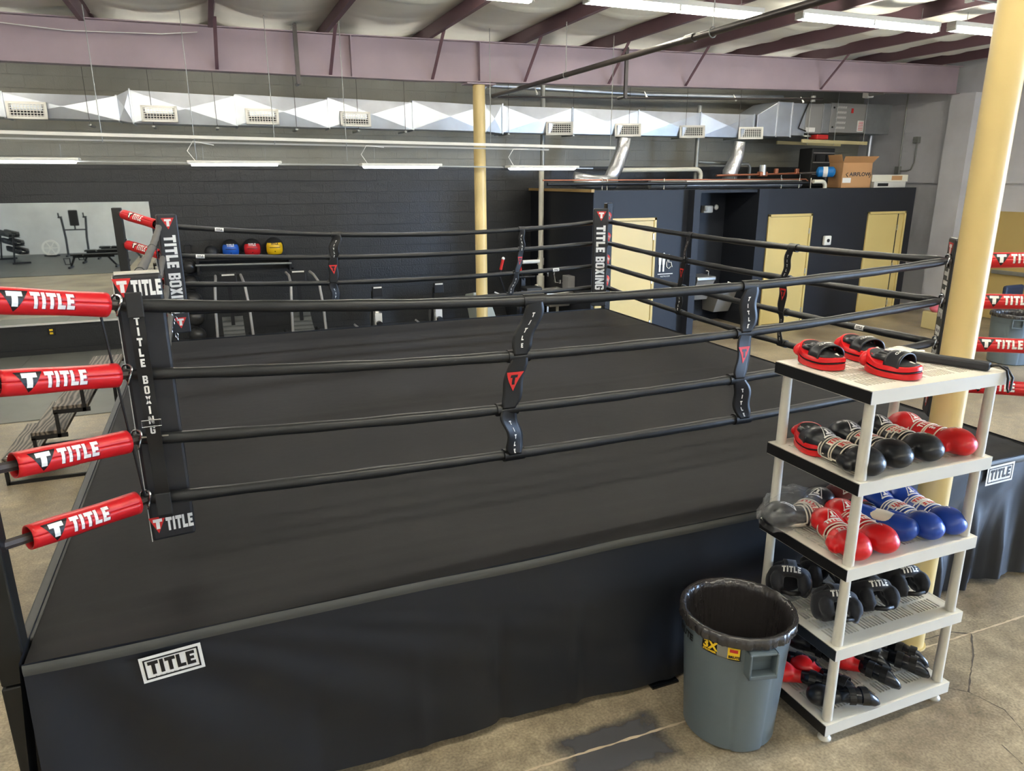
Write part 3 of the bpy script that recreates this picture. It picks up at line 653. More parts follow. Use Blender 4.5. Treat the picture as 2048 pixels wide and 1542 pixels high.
# ---- turnbuckle sleeves
def sleeve(cn, i, lb, flip=False):
    a = V((*PN[cn], ZS[i]+DZ[cn][i]+(.12, .10, .06, .035)[i]*(1 if cn in ('NL', 'FL') else .35))); b = V((*CN[cn], ZS[i]+DZ[cn][i]))
    t = (b-a).normalized(); a = a+t*.10; L = (b-a).length
    root = thing('turnbuckle_cover', lb, 'turnbuckle cover', b); e = b-t*.05; a2 = a+t*.04
    fc = V((0, -1, .25)); fc = (fc-t*fc.dot(t)).normalized()
    if cn in ('NL', 'FL'): d = t; st = a2
    else: d = -t; st = e
    u2 = fc.cross(d).normalized()
    if u2.z < 0: u2 = -u2
    R = .05; Ls = (e-a2).length
    def rad(s_): k = s_/Ls; return R*(1+.03*math.sin(k*7))*(1-.0*k)
    def f(s_, v, off=0): an = v/R; return st+d*s_+(fc*math.cos(an)+u2*math.sin(an))*(rad(s_)+off)
    mb = MB(); n = 28; k = 24
    mb.grid(lambda u, v: f(v*Ls, u*2*PI*R), n, k); sl = mb.build('sleeve', M_red, root, smooth=True, solid=.006)
    MB().tube([a-t*.06, b], .022, 8).build('turnbuckle', M_ironpipe, root, smooth='auto')
    rg = MB(); rg.tube([b+(fc*math.cos(x)*.0+u2*math.cos(x)+t.cross(u2)*math.sin(x)*.6)*.045+t*.01*math.sin(2*x) for x in [2*PI*q/20 for q in range(20)]], .006, 8, closed=True); rg.build('ring', M_steel, root, smooth='auto')
    # print: black triangle with white T, then the word
    x0 = Ls*.5-.17 if cn != 'NR' else .14; 
    if cn == 'NR': x0 = Ls*.32
    if cn == 'NL': x0 = Ls-.42
    bk = MB(); wh = MB(); sh = MB()
    decal(bk, [[(x0-.005, .037), (x0+.048, -.047), (x0+.048, -.047), (x0+.101, .037)]], lambda a_, b_: f(a_, b_, .004), 8)
    decal(wh, [R4(x0+.020, .012, x0+.076, .031), R4(x0+.037, -.024, x0+.059, .016)], lambda a_, b_: f(a_, b_, .0055), 3)
    qs, ww = word('TITLE', .064, .08, wmul=.92); decal(wh, [[(x+x0+.105, y-.03) for x, y in q] for q in qs], lambda a_, b_: f(a_, b_, .0045), 3)
    decal(sh, [[(x+x0+.110, y-.034) for x, y in q] for q in qs], lambda a_, b_: f(a_, b_, .0038), 3)
    bk.build('logo', M_black, sl); wh.build('lettering', M_white, sl); sh.build('lettering_shadow', mat('dark_red_print', (140, 18, 34), .5), sl)
    return root
WH = {'NL': 'at the near left corner', 'FL': 'at the far left corner by the mirror', 'FR': 'by the left yellow door', 'NR': 'behind the big cream column at the right'}
for cn in ('NL', 'FL', 'FR', 'NR'):
    for i in range(4): sleeve(cn, i, '%s red padded turnbuckle cover %s' % (['topmost', 'second from the top', 'third from the top', 'lowest'][i], WH[cn]))

# ---- corner pads
def pad(cn, x, y, rz, w_, z0, z1, lb, out_logo=None, inner=False, leather=M_pad):
    """local frame: -y is the printed face"""
    t = thing('corner_pad', lb, 'corner pad', (x, y, z0), rz); H = z1-z0; th = .10
    cu = MB().box((-w_/2, -th/2, 0), (w_/2, th/2, H)).build('cushion', leather, t, world=False, bevel=.014)
    wh = MB(); rd = MB()
    F = plane_fn((0, -th/2-.0005, 0), (1, 0, 0), (0, 0, 1), .0012)
    F2 = plane_fn((0, -th/2-.0005, 0), (1, 0, 0), (0, 0, 1), .0024); F3 = plane_fn((0, -th/2-.0005, 0), (1, 0, 0), (0, 0, 1), .0036)
    if inner:
        for k_, zt in enumerate((H-.035, .175)):
            if k_: rd.build('logo', M_redp, cu, world=False); wh.build('logo_letter', M_white, cu, world=False); rd = MB(); wh = MB()
            decal(rd, tri_q(0, zt, .12, w_*.64), F, 1); decal(wh, [R4(-w_*.17, zt-.034, w_*.17, zt-.012), R4(-w_*.07, zt-.088, w_*.07, zt-.03)], F2, 1)
        wh.build('logo_letter', M_white, cu, world=False); wh = MB()
        # the vertical word reads downward
        FD = plane_fn((-w_*.30, -th/2-.0005, H-.215), (0, 0, -1), (1, 0, 0), .0012)
        qs, ww = word('TITLE BOXING', w_*.6, .06); k = (H-.44)/ww
        decal(wh, [[(a*k, b) for a, b in q] for q in qs], FD, 1)
    if out_logo:
        for k_, zt in enumerate((H-.014, .125)):
            if k_: rd.build('logo', M_redp, cu, world=False); wh.build('lettering', M_white, cu, world=False); rd = MB(); wh = MB()
            decal(rd, tri_q(-w_*.33, zt, .085, .075), F, 1); decal(wh, [R4(-w_*.33-.020, zt-.026, -w_*.33+.020, zt-.010), R4(-w_*.33-.008, zt-.062, -w_*.33+.008, zt-.024)], F2, 1)
            qs, ww = word('TITLE', .07, .05, wmul=(w_*.62)/(.07*2.70)); decal(wh, [[(a-w_*.15, b+zt-.08) for a, b in q] for q in qs], F, 1)
    rd.build('logo', M_redp, cu, world=False); wh.build('lettering', M_white, cu, world=False)
    c0 = V((*CN[cn], 0))
    for i in (0, 3):
        q = V((*CN[cn], ZS[i])); a_ = V((x, y, ZS[i]))
        if (q-a_).length > .05: MB().tube([a_, q], .008, 8).build('tie', M_strap, t)
    return t
p_ = pad('FL', .01, 5.14, math.radians(12), .20, 1.24, 2.52, 'black corner pad at the far left corner with white vertical lettering', inner=True)
p_ = pad('FR', 5.235, 5.09, math.radians(-22), .20, 1.20, 2.49, 'black corner pad at the far right corner beside the left yellow door', inner=True)
p_ = pad('NR', 5.335, .06, math.radians(-130), .20, 1.15, 2.46, 'black corner pad at the near right corner, half hidden by the cream column', inner=True)
p_ = pad('NL', .112, .07, math.radians(6), .195, 1.19, 2.47, 'black corner pad at the near left corner with a vertical lettered strap', out_logo=True)
MB().box((-.100, -.045, .0), (-.096, .05, 1.27)).build('lining', M_padw, p_, world=False); MB().box((-.09, -.04, 1.281), (.09, .045, 1.287)).build('top_lining', M_padw, p_, world=False)
# strap over the ropes on that pad
t = thing('lettered_strap', 'black webbing strap with stacked white lettering and buckle hanging down the near left corner pad', 'strap', (.08, -.05, 1.3))
F = lambda u, v: V((.100+(u-.5)*.06, -.062-.012*math.sin(v*PI*3)**2, 2.345-1.005*v))
wb_ = MB().grid(F, 3, 60).build('webbing', M_strap, t, solid=.004)
wh = MB(); qs, _ = word('TITLE BOXING', .037, stack=True, leading=1.27, wmul=1.0); n0 = -.10
decal(wh, [[(x, y+n0) for x, y in q] for q in qs], lambda a, b: V((.100+a, -.079, 2.40+b)), 2); wh.build('lettering', M_white, wb_)
MB().tube([(.060, -.085, 1.80), (.14, -.085, 1.80), (.14, -.085, 1.83), (.060, -.085, 1.83)], .004, 8, closed=True).build('buckle', M_steel, t, smooth='auto')
for z in (2.355, 1.42): MB().box((.067, -.083, z-.06), (.133, -.066, z+.05)).build('hook_patch', M_rubber, t, bevel=.004)
# shiny ring clips on the near left ropes
for i, s_ in ((2, .012),):
    o = MB().bar(ROPE['near', i](.004)+V((0, -.03, .02)), ROPE['near', i](.014)+V((.06, -.03, .02)), .01, .008).build('rope_clip', M_steel); tag(o, 'small bright metal clip on the third near rope beside the corner pad', 'clip')
o = MB().tube([(-.04, -.03, 2.30), (-.02, -.02, 2.0), (.0, -.02, 1.72), (.02, -.02, 1.44)], .006, 6).build('tie_cord', M_strap); tag(o, 'thin black cord linking the red turnbuckle covers at the near left corner', 'cord')
t = thing('hook_chain', 'small bright chain loop hanging below the far left corner pad', 'chain', (-.1, 4.9, 1.3)); ch = MB()
for k in range(7):
    c_ = V((-.05+.03*math.sin(k*1.4), 5.02, 1.46-.045*k)); ax = (V((1, 0, 0)) if k % 2 else V((0, 1, 0)))
    ch.tube([c_+ax*math.cos(q*PI/5)*.014+V((0, 0, 1))*math.sin(q*PI/5)*.028 for q in range(10)], .004, 6, closed=True)
ch.build('link', M_steel, t, smooth='auto')

# ================================================================ OVERHEAD: lights, ducts, pipes
def tube_light(x0, y, lb, lm=M_light):
    x1 = x0+2.44; z = roof(x0+1.2)-.12; t = thing('tube_light', lb, 'ceiling light', ((x0+x1)/2, y, z), 0, 'fluorescent tube lights under the roof')
    dz = .03
    hb = MB(); vs = []
    hb.box((x0, y-.075, z), (x1, y+.075, z+.06)).build('housing', M_lgrey, t, bevel=.006)
    for a, b in ((x0+.03, (x0+x1)/2-.02), ((x0+x1)/2+.02, x1-.03)):
        MB().tube([(a, y-.03, z-.035), (b, y-.03, z-.035)], .03, 12).build('tube', lm, t, smooth='auto')
        MB().tube([(a, y+.035, z-.035), (b, y+.035, z-.035)], .03, 12).build('tube', lm, t, smooth='auto')
    for x in (x0+.02, (x0+x1)/2, x1-.02): MB().box((x-.015, y-.07, z-.06), (x+.015, y+.07, z)).build('socket', M_lgrey, t)
    for x in (x0+.3, x1-.3): MB().cyl((x, y, z+.06), (x, y, roof(x)+.09), .004, n=6).build('hanger', M_condu, t)
    return t
tube_light(1.50, 4.42, 'long fluorescent light cut by the top edge, left of the middle one')
tube_light(4.58, 4.42, 'long fluorescent tube light crossed by the diagonal pipe at its right end')
tube_light(7.62, 4.42, 'long fluorescent tube light in full view, right of the diagonal pipe')
tube_light(10.34, 4.42, 'fluorescent tube light with only its left tip showing beside the cream column')
k_ = 0
for y, lbl in ((-1.4, 'above and behind the shelf'), (-6.6, 'over the front of the gym')):
    for x0, lb2 in ((-6.4, 'leftmost'), (-2.6, 'second from left'), (1.5, 'third from left'), (4.58, 'fourth from left'), (7.62, 'fifth from left'), (11.2, 'rightmost')):
        tube_light(x0, y, 'fluorescent tube light outside the picture %s, %s' % (lbl, lb2))
tube_light(-5.4, 4.42, 'fluorescent tube light outside the picture over the left mats'); tube_light(-1.7, 4.42, 'fluorescent tube light outside the picture over the left ring edge')
for x0, lb2 in ((-4.0, 'leftmost'), (-.6, 'second'), (2.8, 'third'), (6.2, 'fourth'), (9.6, 'rightmost')):  # unseen row, added to brighten the upper back wall
    tube_light(x0, 8.85, 'added unseen fill tube light behind the maroon beam, %s of that row' % lb2, M_fill)
def shop_light(x0, x1, z, lb, y=7.2):
    t = thing('shop_light', lb, 'hanging light', ((x0+x1)/2, y, z), 0, 'white shop lights hanging in a row')
    n = 12; pr = [(-.11, .03), (-.10, 0), (-.06, -.022), (0, -.03), (.06, -.022), (.10, 0), (.11, .03)]
    mb = MB(); mb.grid(lambda u, v: (x0+.05+(x1-x0-.1)*u, y+(-.10+.2*v), z-.028*math.sin(PI*v)), 4, 10); mb.build('diffuser', M_shop, t, smooth=True)
    MB().box((x0, y-.11, z+.002), (x1, y+.11, z+.04)).build('housing', M_lgrey, t, bevel=.008)
    for x in (x0+.2, x1-.2): MB().tube([(x, y, z+.04), (x+.01, y, 3.30)], .003, 6).build('chain', M_condu, t)
    MB().tube([(x0+.1, y, z+.04), (x0+.02, y, z+.16), (x0+.1, y, z+.28), (x0+.35, y, 3.31)], .006, 6).build('power_cord', M_white, t, smooth=True)
    return t
shop_light(-2.15, -.98, 3.10, 'white shop light at the left edge of the picture, above the mirror')
shop_light(.24, 1.42, 3.075, 'white shop light above the medicine balls')
shop_light(2.50, 3.68, 3.05, 'white shop light left of the slender cream column')
shop_light(4.75, 5.93, 3.03, 'white shop light right of the slender cream column')
def rail(p, q, r, lb, m=M_condu, nm='strut_rail'): tag(MB().bar(p, q, r, r).build(nm, m), lb, 'rail')
rail((-2.6, 7.2, 3.435), (6.62, 7.2, 3.345), .04, 'upper pale metal strut carrying the shop lights', M_lgrey)
rail((-2.6, 7.32, 3.37), (5.5, 7.32, 3.31), .022, 'thin pale conduit running just below the upper strut', M_lgrey)
rail((-2.6, 7.33, 3.118), (6.3, 7.33, 3.03), .018, 'long thin rail running level with the shop lights')
for i, x in enumerate((-1.9, -.70, .36, 1.36, 2.32, 4.48, 6.54)):
    o = MB().cyl((x, 7.2, 3.33 if i % 2 else 3.12), (x, 7.2, roof(x)+.05), .0055, n=6).build('hanger_rod', M_condu)
    tag(o, 'thin vertical threaded rod holding the light strut, %s from the left' % ORD[i], 'rod', 'threaded rods holding the light strut')
# ---- rectangular duct with cross-broken panels
duct = thing('air_duct', 'long silver rectangular air duct hanging along the back wall', 'air duct', (4, 9.6, 3.7))
DF = 9.3; DB = 9.72
def duct_sec(x0, x1, a0, a1, b0, b1):   # bottoms a, tops b
    mb = MB(); c_ = V(((x0+x1)/2, DF-.035, (a0+a1+b0+b1)/4))
    vs = [(x0, DF, a0), (x1, DF, a1), (x1, DF, b1), (x0, DF, b0), tuple(c_), (x0, DB, a0), (x1, DB, a1), (x1, DB, b1), (x0, DB, b0)]
    mb.add(vs, [(0, 1, 4), (1, 2, 4), (2, 3, 4), (3, 0, 4), (0, 5, 6, 1), (3, 2, 7, 8), (5, 8, 7, 6), (0, 3, 8, 5), (1, 6, 7, 2)]); mb.build('duct_section', M_galv, duct)
    MB().box((x1-.012, DF-.02, a1-.015), (x1+.012, DF+.01, b1+.015)).box((x1-.012, DF-.02, a1-.018), (x1+.012, DB, a1-.002)).build('seam', M_galv, duct)
duct_sec(-3.7, -2.1, 3.74, 3.74, 4.07, 4.07); duct_sec(-2.1, -.66, 3.74, 3.73, 4.07, 4.07); duct_sec(-.66, -.47, 3.73, 3.70, 4.07, 4.17)
for a, b in ((-.47, 1.0), (1.0, 2.43), (2.43, 3.85), (3.85, 5.17)): duct_sec(a, b, 3.70, 3.69, 4.16, 4.13)
duct_sec(5.17, 5.5, 3.69, 3.66, 4.13, 4.15)
for a, b in ((5.5, 6.9), (6.9, 8.33), (8.33, 9.77), (9.77, 11.1)): duct_sec(a, b, 3.68, 3.68, 4.13, 4.13)
def register(x, z, right=False):
    w2, h2 = .25, .12; t = duct; yb = DF-.02
    M = T(x, yb-(.12 if right else .07), z, rz=math.radians(-24 if right else 0), rx=math.radians(-10))
    bt_ = MB().box((x-.19, yb-.06, z-.1), (x+.19, yb+.03, z+.09)).build('register_boot', M_galv, t)
    fr_ = MB()
    for lo, hi in (((-w2, -.012, -h2), (w2, .012, -h2+.035)), ((-w2, -.012, h2-.035), (w2, .012, h2)), ((-w2, -.012, -h2), (-w2+.035, .012, h2)), ((w2-.035, -.012, -h2), (w2, .012, h2))): fr_.box(lo, hi, M)
    for i in range(11): xx = -w2+.045+i*(2*w2-.09)/10; fr_.box((xx-.004, -.006, -h2+.03), (xx+.004, .006, h2-.03), M)
    for i in range(5): zz = -h2+.05+i*(2*h2-.1)/4; fr_.box((-w2+.03, -.004, zz-.004), (w2-.03, .008, zz+.004), M)
    gr_ = fr_.build('register_grille', M_lgrey, bt_); MB().box((-w2+.03, .008, -h2+.03), (w2-.03, .014, h2-.03), M).build('register_opening', M_black, gr_)
for x in (-1.81, -.10, 1.38, 2.85): register(x, 3.83)
for x in (6.57, 8.02, 9.49, 10.93): register(x, 3.76, True)
for i, x in enumerate((-1.05, -.2, .7, 1.9, 2.9, 3.7, 5.6, 6.9, 8.1, 9.4, 10.7)):
    MB().cyl((x, DF-.04, 3.66), (x, DF-.04, roof(x)+.1), .004, n=6).build('duct_hanger', M_ironpipe, duct)
    MB().box((x-.02, DF-.06, 3.64), (x+.02, DB, 3.665)).build('duct_bracket', M_condu, duct)
# ---- furnace
fn = thing('furnace_unit', 'grey horizontal furnace and plenum hanging at the right end of the duct', 'furnace', (13, 9.2, 3.7))
def slab(nm, x0, x1, z0, z1, m, y0=8.9, y1=9.7, zl=None, bev=.008): return MB().add([(x0, y0, z0 if zl is None else zl[0]), (x1, y0, z0), (x1, y1, z0), (x0, y1, z0 if zl is None else zl[0]), (x0, y0, z1 if zl is None else zl[1]), (x1, y0, z1), (x1, y1, z1), (x0, y1, z1 if zl is None else zl[1])], [(0,3,2,1),(4,5,6,7),(0,1,5,4),(1,2,6,5),(2,3,7,6),(3,0,4,7)]).build(nm, m, fn, bevel=bev)
slab('transition', 10.82, 11.33, 3.68, 4.36, M_galv, zl=(3.68, 4.10)); slab('plenum', 11.34, 11.72, 3.68, 4.37, M_galv); slab('plenum', 11.73, 12.10, 3.71, 4.36, M_galv)
slab('coil_case', 12.11, 12.56, 3.76, 4.36, M_grey); slab('coil_case', 12.57, 12.78, 3.77, 4.38, M_galv2); slab('cabinet', 12.79, 13.80, 3.79, 4.40, M_grey); slab('return_box', 13.81, 14.55, 3.78, 4.41, M_galv2)
lv = MB()
for r in range(5):
    for c_ in range(9): xx = 12.94+c_*.032; zz = 3.87+r*.105; lv.add([(xx, 8.895, zz), (xx+.014, 8.895, zz), (xx+.024, 8.895, zz+.045), (xx+.010, 8.895, zz+.045)], [(0, 1, 2, 3)])
lv.build('louvre', M_white, fn); 
for z in (3.90, 4.30): MB().cyl((12.86, 8.9, z), (12.86, 8.885, z), .02, n=12).build('knob', M_black, fn)
MB().box((13.58, 8.893, 3.82), (13.76, 8.9, 4.05)).build('warning_label', M_white, fn); MB().box((13.36, 8.893, 4.2), (13.42, 8.9, 4.3)).build('red_label', M_redp, fn); MB().box((12.13, 8.893, 3.79), (12.38, 8.9, 3.88)).build('white_label', M_white, fn)
lt = MB()
for r in range(6): lt.box((13.6, 8.89, 3.85+r*.033), (13.74, 8.893, 3.862+r*.033))
lt.build('label_text', M_redp, fn)
MB().bar((12.0, 8.84, 3.60), (13.86, 8.84, 3.575), .04, .07).build('wood_rail', M_wood, fn); MB().bar((12.0, 9.6, 3.60), (13.86, 9.6, 3.575), .04, .07).build('wood_rail', M_wood, fn)
for x in (12.15, 12.9, 13.75): MB().cyl((x, 8.84, 3.52), (x, 8.84, roof(x)+.1), .006, n=6).build('hanger', M_condu, fn)
MB().ball((12.2, 8.95, 3.70), (.12, .1, .04)).build('valve_drum', M_steelw, fn, smooth=True); MB().box((12.42, 8.85, 3.64), (12.75, 9.1, 3.74)).build('red_burner', M_redp, fn, bevel=.02)
MB().tube([(12.1, 8.86, 3.80), (11.9, 8.87, 3.86), (12.0, 8.88, 4.1), (12.12, 8.88, 4.36)], .014, 8).build('flex_line', M_black, fn, smooth=True)
MB().cyl((14.67, 9.5, 3.05), (14.67, 9.5, 3.86), .05).build('flue', M_galv, fn, smooth='auto')
for x in (11.33, 11.72): MB().box((x-.012, 8.885, 3.67), (x+.012, 8.9, 4.37)).build('foil_tape', M_foil, fn)
MB().tube([(12.3, 8.95, 4.4), (12.3, 8.95, 4.52)], .05).build('cap', M_lgrey, fn)
fn.location += V((.37, .4, .035))
t = thing('flood_light', 'small white flood light hung under the beam above the furnace', 'flood light', (13.3, 8.5, 4.5)); MB().box((13.25, 8.45, 4.46), (13.42, 8.6, 4.58)).build('head', M_lgrey, t, bevel=.02); MB().cyl((13.3, 8.5, 4.52), (13.3, 8.09, 4.53), .04).build('bracket', M_condu, t)
# ---- pipes
t = thing('cable_bundle', 'bundle of thin grey conduits strapped under the purlins at the top right', 'conduit', (9, 3.6, 4.9))
for k in range(4):
    MB().tube([(x, 3.35+.02*k+.03*math.sin(x*1.9), roof(x)-.05-.02*math.sin(x*2.0+k*.3)+.012*k) for x in [4.2+.35*i for i in range(26)]], .007, 6).build('conduit', M_condu, t, smooth=True)
for x in (6.2, 7.75, 9.3, 10.85): MB().box((x-.02, 3.33, roof(x)-.07), (x+.02, 3.43, roof(x)+.05)).build('clip', M_condu, t)
tag(MB().tube([(-3, 7.89, 4.77), (-1.7, 7.89, 4.745), (-1.0, 7.89, 4.70), (.1, 7.89, 4.73), (.55, 7.89, 4.78)], .006, 6).build('white_cable', M_white), 'thin white cable running along the left part of the maroon beam', 'cable')
def pipe(nm, pts, r, m, lb, cat='pipe', n=12): return tag(MB().tube(pts, r, n).build(nm, m, smooth='auto'), lb, cat)
def arc(c_, a0, a1, r, ax, ay, n=6): return [V(c_)+V(ax)*r*math.cos(a0+(a1-a0)*i/n)+V(ay)*r*math.sin(a0+(a1-a0)*i/n) for i in range(n+1)]
t = thing('sprinkler_main', 'dark iron sprinkler pipe running diagonally overhead from the top edge toward the back wall', 'pipe', (5.28, 4, 4.27))
MB().tube([(5.28, -9.5, 4.27), (5.28, 9.2, 4.27)], .034, 14).build('pipe', M_ironpipe, t, smooth='auto')
MB().tube([(5.28, 3.3, 4.27), (5.28, 3.45, 4.27)], .045, 14).build('coupling', M_ironpipe, t, smooth='auto')
for y in (6.3, 3.0): MB().tube([V((5.28, y, 4.27))+V((.045*math.cos(a*PI/6), 0, .05*math.sin(a*PI/6))) for a in range(12)], .006, 6, closed=True).tube([(5.28, y, 4.32), (5.28, y, roof(5.3)+.02)], .006, 6).build('hanger', M_condu, t)
t = thing('sprinkler_branch', 'thin dark pipe with small white sprinkler heads above the duct', 'pipe', (9, 9.0, 4.3))
MB().tube([(5.3, 9.0, 4.24), (5.9, 9.0, 4.26), (9.3, 8.8, 4.33), (12.4, 8.8, 4.44)], .018, 8).build('pipe', M_ironpipe, t, smooth='auto')
for x in (6.0, 8.25, 10.3, 12.0): MB().cyl((x, 8.9, 4.30+.02*(x-6)/2), (x, 9.0, 4.42+.02*(x-6)/2), .02, .004, n=8).build('sprinkler_head', M_white, t)
pipe('galvanised_pipe', [(5.42, 10.1, 3.6), (5.42, 10.1, 4.48), (5.5, 10.1, 4.56), (6.2, 10.1, 4.55), (9, 10.1, 4.52), (12.5, 10.1, 4.59)], .045, M_galv, 'shiny round metal pipe above the silver duct')
t = thing('drain_pipe', 'tall white plastic drain pipe with fittings beside the black block wall', 'pipe', (6.5, 9.8, 0))
MB().tube([(6.53, 9.86, .0), (6.53, 9.86, 3.02)], .052, 16).build('pipe', M_pvc, t, smooth='auto'); MB().tube([(6.55, 9.86, 3.02), (6.55, 9.86, 4.9)], .045, 14).build('upper_pipe', M_condu, t, smooth='auto')
MB().tube([(6.53, 9.86, .62), (6.53, 9.86, .98)], .078, 16).build('fitting', M_pvc, t, smooth='auto'); MB().tube([(6.53, 9.86, .12), (6.53, 9.86, .28)], .085, 16).build('fitting', M_pvc, t, smooth='auto'); MB().tube([(6.53, 9.84, .72), (6.38, 9.74, .78)], .055, 14).build('cleanout', M_pvc, t, smooth='auto'); MB().tube([(6.53, 9.86, 1.2), (6.53, 9.86, 1.34)], .068, 16).build('fitting', M_pvc, t, smooth='auto')
z0 = BH
t = thing('flexible_duct', 'crinkled foil flexible duct rising left of centre from the block roof', 'flexible duct', (7.6, 9.2, z0))
MB().tube([(8.0, 9.25, 3.62), (7.98, 9.25, 3.4), (7.8, 9.2, 3.05), (7.6, 9.1, z0+.13)], [.13, .13, .14, .13], 16).build('hose', M_foil, t, smooth=True)
MB().tube([(7.7, 9.05, z0+.14), (7.2, 9.0, z0+.14), (6.85, 9.1, z0+.19)], [.12, .13, .14], 16).build('hose', M_foil, t, smooth=True)
t = thing('flexible_duct', 'crinkled foil flexible duct dropping from the right part of the silver duct', 'flexible duct', (10.7, 9.3, z0))
MB().tube([(10.75, 9.25, 3.60), (10.75, 9.3, 3.3), (10.6, 9.3, 3.0), (10.55, 9.25, z0+.15)], [.11, .13, .16, .15], 16).build('hose', M_foil, t, smooth=True)
pipe('insulated_pipe', [(8.9, 8.45, z0+.09), (11.7, 8.45, z0+.09)], .075, M_foil, 'foil wrapped insulated pipe lying on the block roof', n=14)
pipe('roof_duct', [(8.2, 8.6, z0+.09), (8.95, 8.5, z0+.09)], .085, M_galv2, 'short dull metal duct lying on the block roof', n=14)
pipe('copper_line', [(5.85, 8.3, z0+.175), (11.7, 8.3, z0+.175), (11.78, 8.3, z0+.12)], .012, M_copper, 'thin copper line running along the block roof edge')
pipe('black_line', [(5.9, 8.22, z0+.11), (11.7, 8.22, z0+.11)], .03, M_black, 'straight black pipe along the block roof edge below the copper line')
t = thing('valve_line', 'brown water line with valves standing over the block roof', 'pipe', (11, 8.9, z0))
MB().tube([(9.95, 8.9, 2.92), (12.4, 8.9, 2.97)], .022, 10).build('pipe', M_copper, t, smooth='auto')
MB().cyl((11.1, 8.9, 2.93), (11.1, 8.9, 3.13), .07).build('gauge', M_steelw, t, smooth='auto'); MB().box((11.0, 8.84, 2.9), (11.2, 8.96, 3.0)).build('meter_body', M_copper, t, bevel=.02)
for x in (10.4, 11.6, 12.1): MB().cyl((x, 8.9, z0), (x, 8.9, 2.95), .01, n=8).build('stand', M_condu, t)
for x in (11.45, 12.0): MB().box((x-.04, 8.87, 2.95), (x+.04, 8.93, 3.06)).build('valve', M_copper, t, bevel=.01)
pipe('white_elbow_pipe', [(8.0, 9.45, 3.03), (9.85, 9.45, 3.05)]+arc((9.85, 9.45, 2.93), PI/2, 0, .12, (1, 0, 0), (0, 0, 1))+[(9.97, 9.45, z0)], .045, M_pvc, 'white plastic pipe turning down through an elbow above the block')
pipe('grey_riser', [(9.95, 9.6, z0), (9.95, 9.6, 4.3)], .045, M_condu, 'vertical grey pipe behind the white elbow'); pipe('grey_branch', [(10.0, 9.62, 3.2), (11.3, 9.62, 3.16), (11.36, 9.62, 3.1), (11.36, 9.62, z0)], .035, M_condu, 'thin grey pipe branching right behind the foil duct')
pipe('short_white_pipe', [(11.8, 8.2, z0+.13), (12.02, 8.2, z0+.13)]+arc((12.02, 8.2, z0+.03), PI/2, 0, .10, (1, 0, 0), (0, 0, 1))+[(12.12, 8.2, z0)], .04, M_pvc, 'short white plastic elbow left of the open cardboard box')
for i, x in enumerate((7.0, 7.1, 8.3, 11.05, 11.5, 11.8)): tag(MB().cyl((x, 8.262, z0), (x, 8.262, z0+.2), .007, n=6).build('support_stud', M_pvc), 'thin pale upright support on the block roof edge, %s from the left' % ORD[i], 'support', 'small uprights on the block roof')
# things stored on the block roof
t = thing('cardboard_box', 'tall open brown cardboard box on the restroom roof', 'cardboard box', (12.98, 8.42, z0), math.radians(-14))
bx = MB(); W_, D_, H_ = .33, .25, .50
for lo, hi in (((-W_, -D_, 0), (W_, -D_+.01, H_)), ((-W_, D_-.01, 0), (W_, D_, H_)), ((-W_, -D_, 0), (-W_+.01, D_, H_)), ((W_-.01, -D_, 0), (W_, D_, H_)), ((-W_, -D_, 0), (W_, D_, .01))): bx.box(lo, hi)
bx.build('body', M_card, t, world=False)
MB().add([(-W_, -D_, H_), (W_, -D_, H_), (W_+.04, -D_-.12, H_+.12), (-W_-.04, -D_-.12, H_+.12)], [(0, 1, 2, 3)]).build('flap', M_card, t, world=False, solid=.006)
MB().add([(W_, -D_, H_), (W_, D_, H_), (W_+.12, D_, H_+.12), (W_+.12, -D_-.0, H_+.12)], [(0, 1, 2, 3)]).build('flap', M_card, t, world=False, solid=.006); MB().add([(-W_, -D_, H_), (-W_, D_, H_), (-W_-.05, D_, H_+.16), (-W_-.05, -D_, H_+.16)], [(0, 1, 2, 3)]).build('flap', M_card, t, world=False, solid=.006)
pr = MB(); lettering(pr, 'AIRFLOW', .105, plane_fn((-.16, -D_-.001, .235), (1, 0, 0), (0, 0, 1)), bold=.003); pr.tube([(-.2+.0, -D_-.004, .30), (-.24, -D_-.004, .27), (-.2, -D_-.004, .22)], .008, 5); pr.tube([(.27, -D_-.004, .30), (.31, -D_-.004, .26), (.28, -D_-.004, .2)], .008, 5)
pr.build('printing', M_black, t, world=False); MB().box((-.5*W_-.14, -D_-.003, .10), (-.12, -D_, .2)).build('shipping_label', M_white, t, world=False)
t = thing('white_carton', 'low torn white carton beside the open cardboard box', 'carton', (13.9, 8.3, z0)); MB().box((13.35, 8.1, z0), (14.25, 8.5, z0+.12)).build('body', M_lgrey, t, bevel=.006); MB().box((13.45, 8.098, z0+.03), (13.75, 8.1, z0+.09)).build('opening', M_black, t)
t = thing('white_carton', 'long pale carton lying on top of the torn white one', 'carton', (13.9, 8.3, z0+.12)); MB().box((13.3, 8.12, z0+.122), (14.32, 8.45, z0+.26)).build('body', M_pvc, t, bevel=.004); MB().box((13.85, 8.118, z0+.15), (14.15, 8.12, z0+.24)).build('printed_panel', M_card, t)
t = thing('blue_tank', 'small blue expansion tank with white band on the restroom roof', 'tank', (12.5, 8.5, 2.98)); MB().tube([(12.30, 8.66, 2.99), (12.33, 8.64, 2.99), (12.56, 8.46, 2.99), (12.59, 8.44, 2.99)], [.06, .105, .105, .06], 20).build('shell', M_blue, t, smooth='auto'); MB().tube([(12.40, 8.585, 2.99), (12.47, 8.53, 2.99)], .107, 20).build('band', M_white, t, smooth='auto'); MB().tube([(12.0, 8.8, 2.96), (12.32, 8.65, 2.98)], .02).build('inlet', M_ironpipe, t); MB().cyl((12.45, 8.55, z0), (12.45, 8.55, 2.9), .03).build('stand', M_black, t)
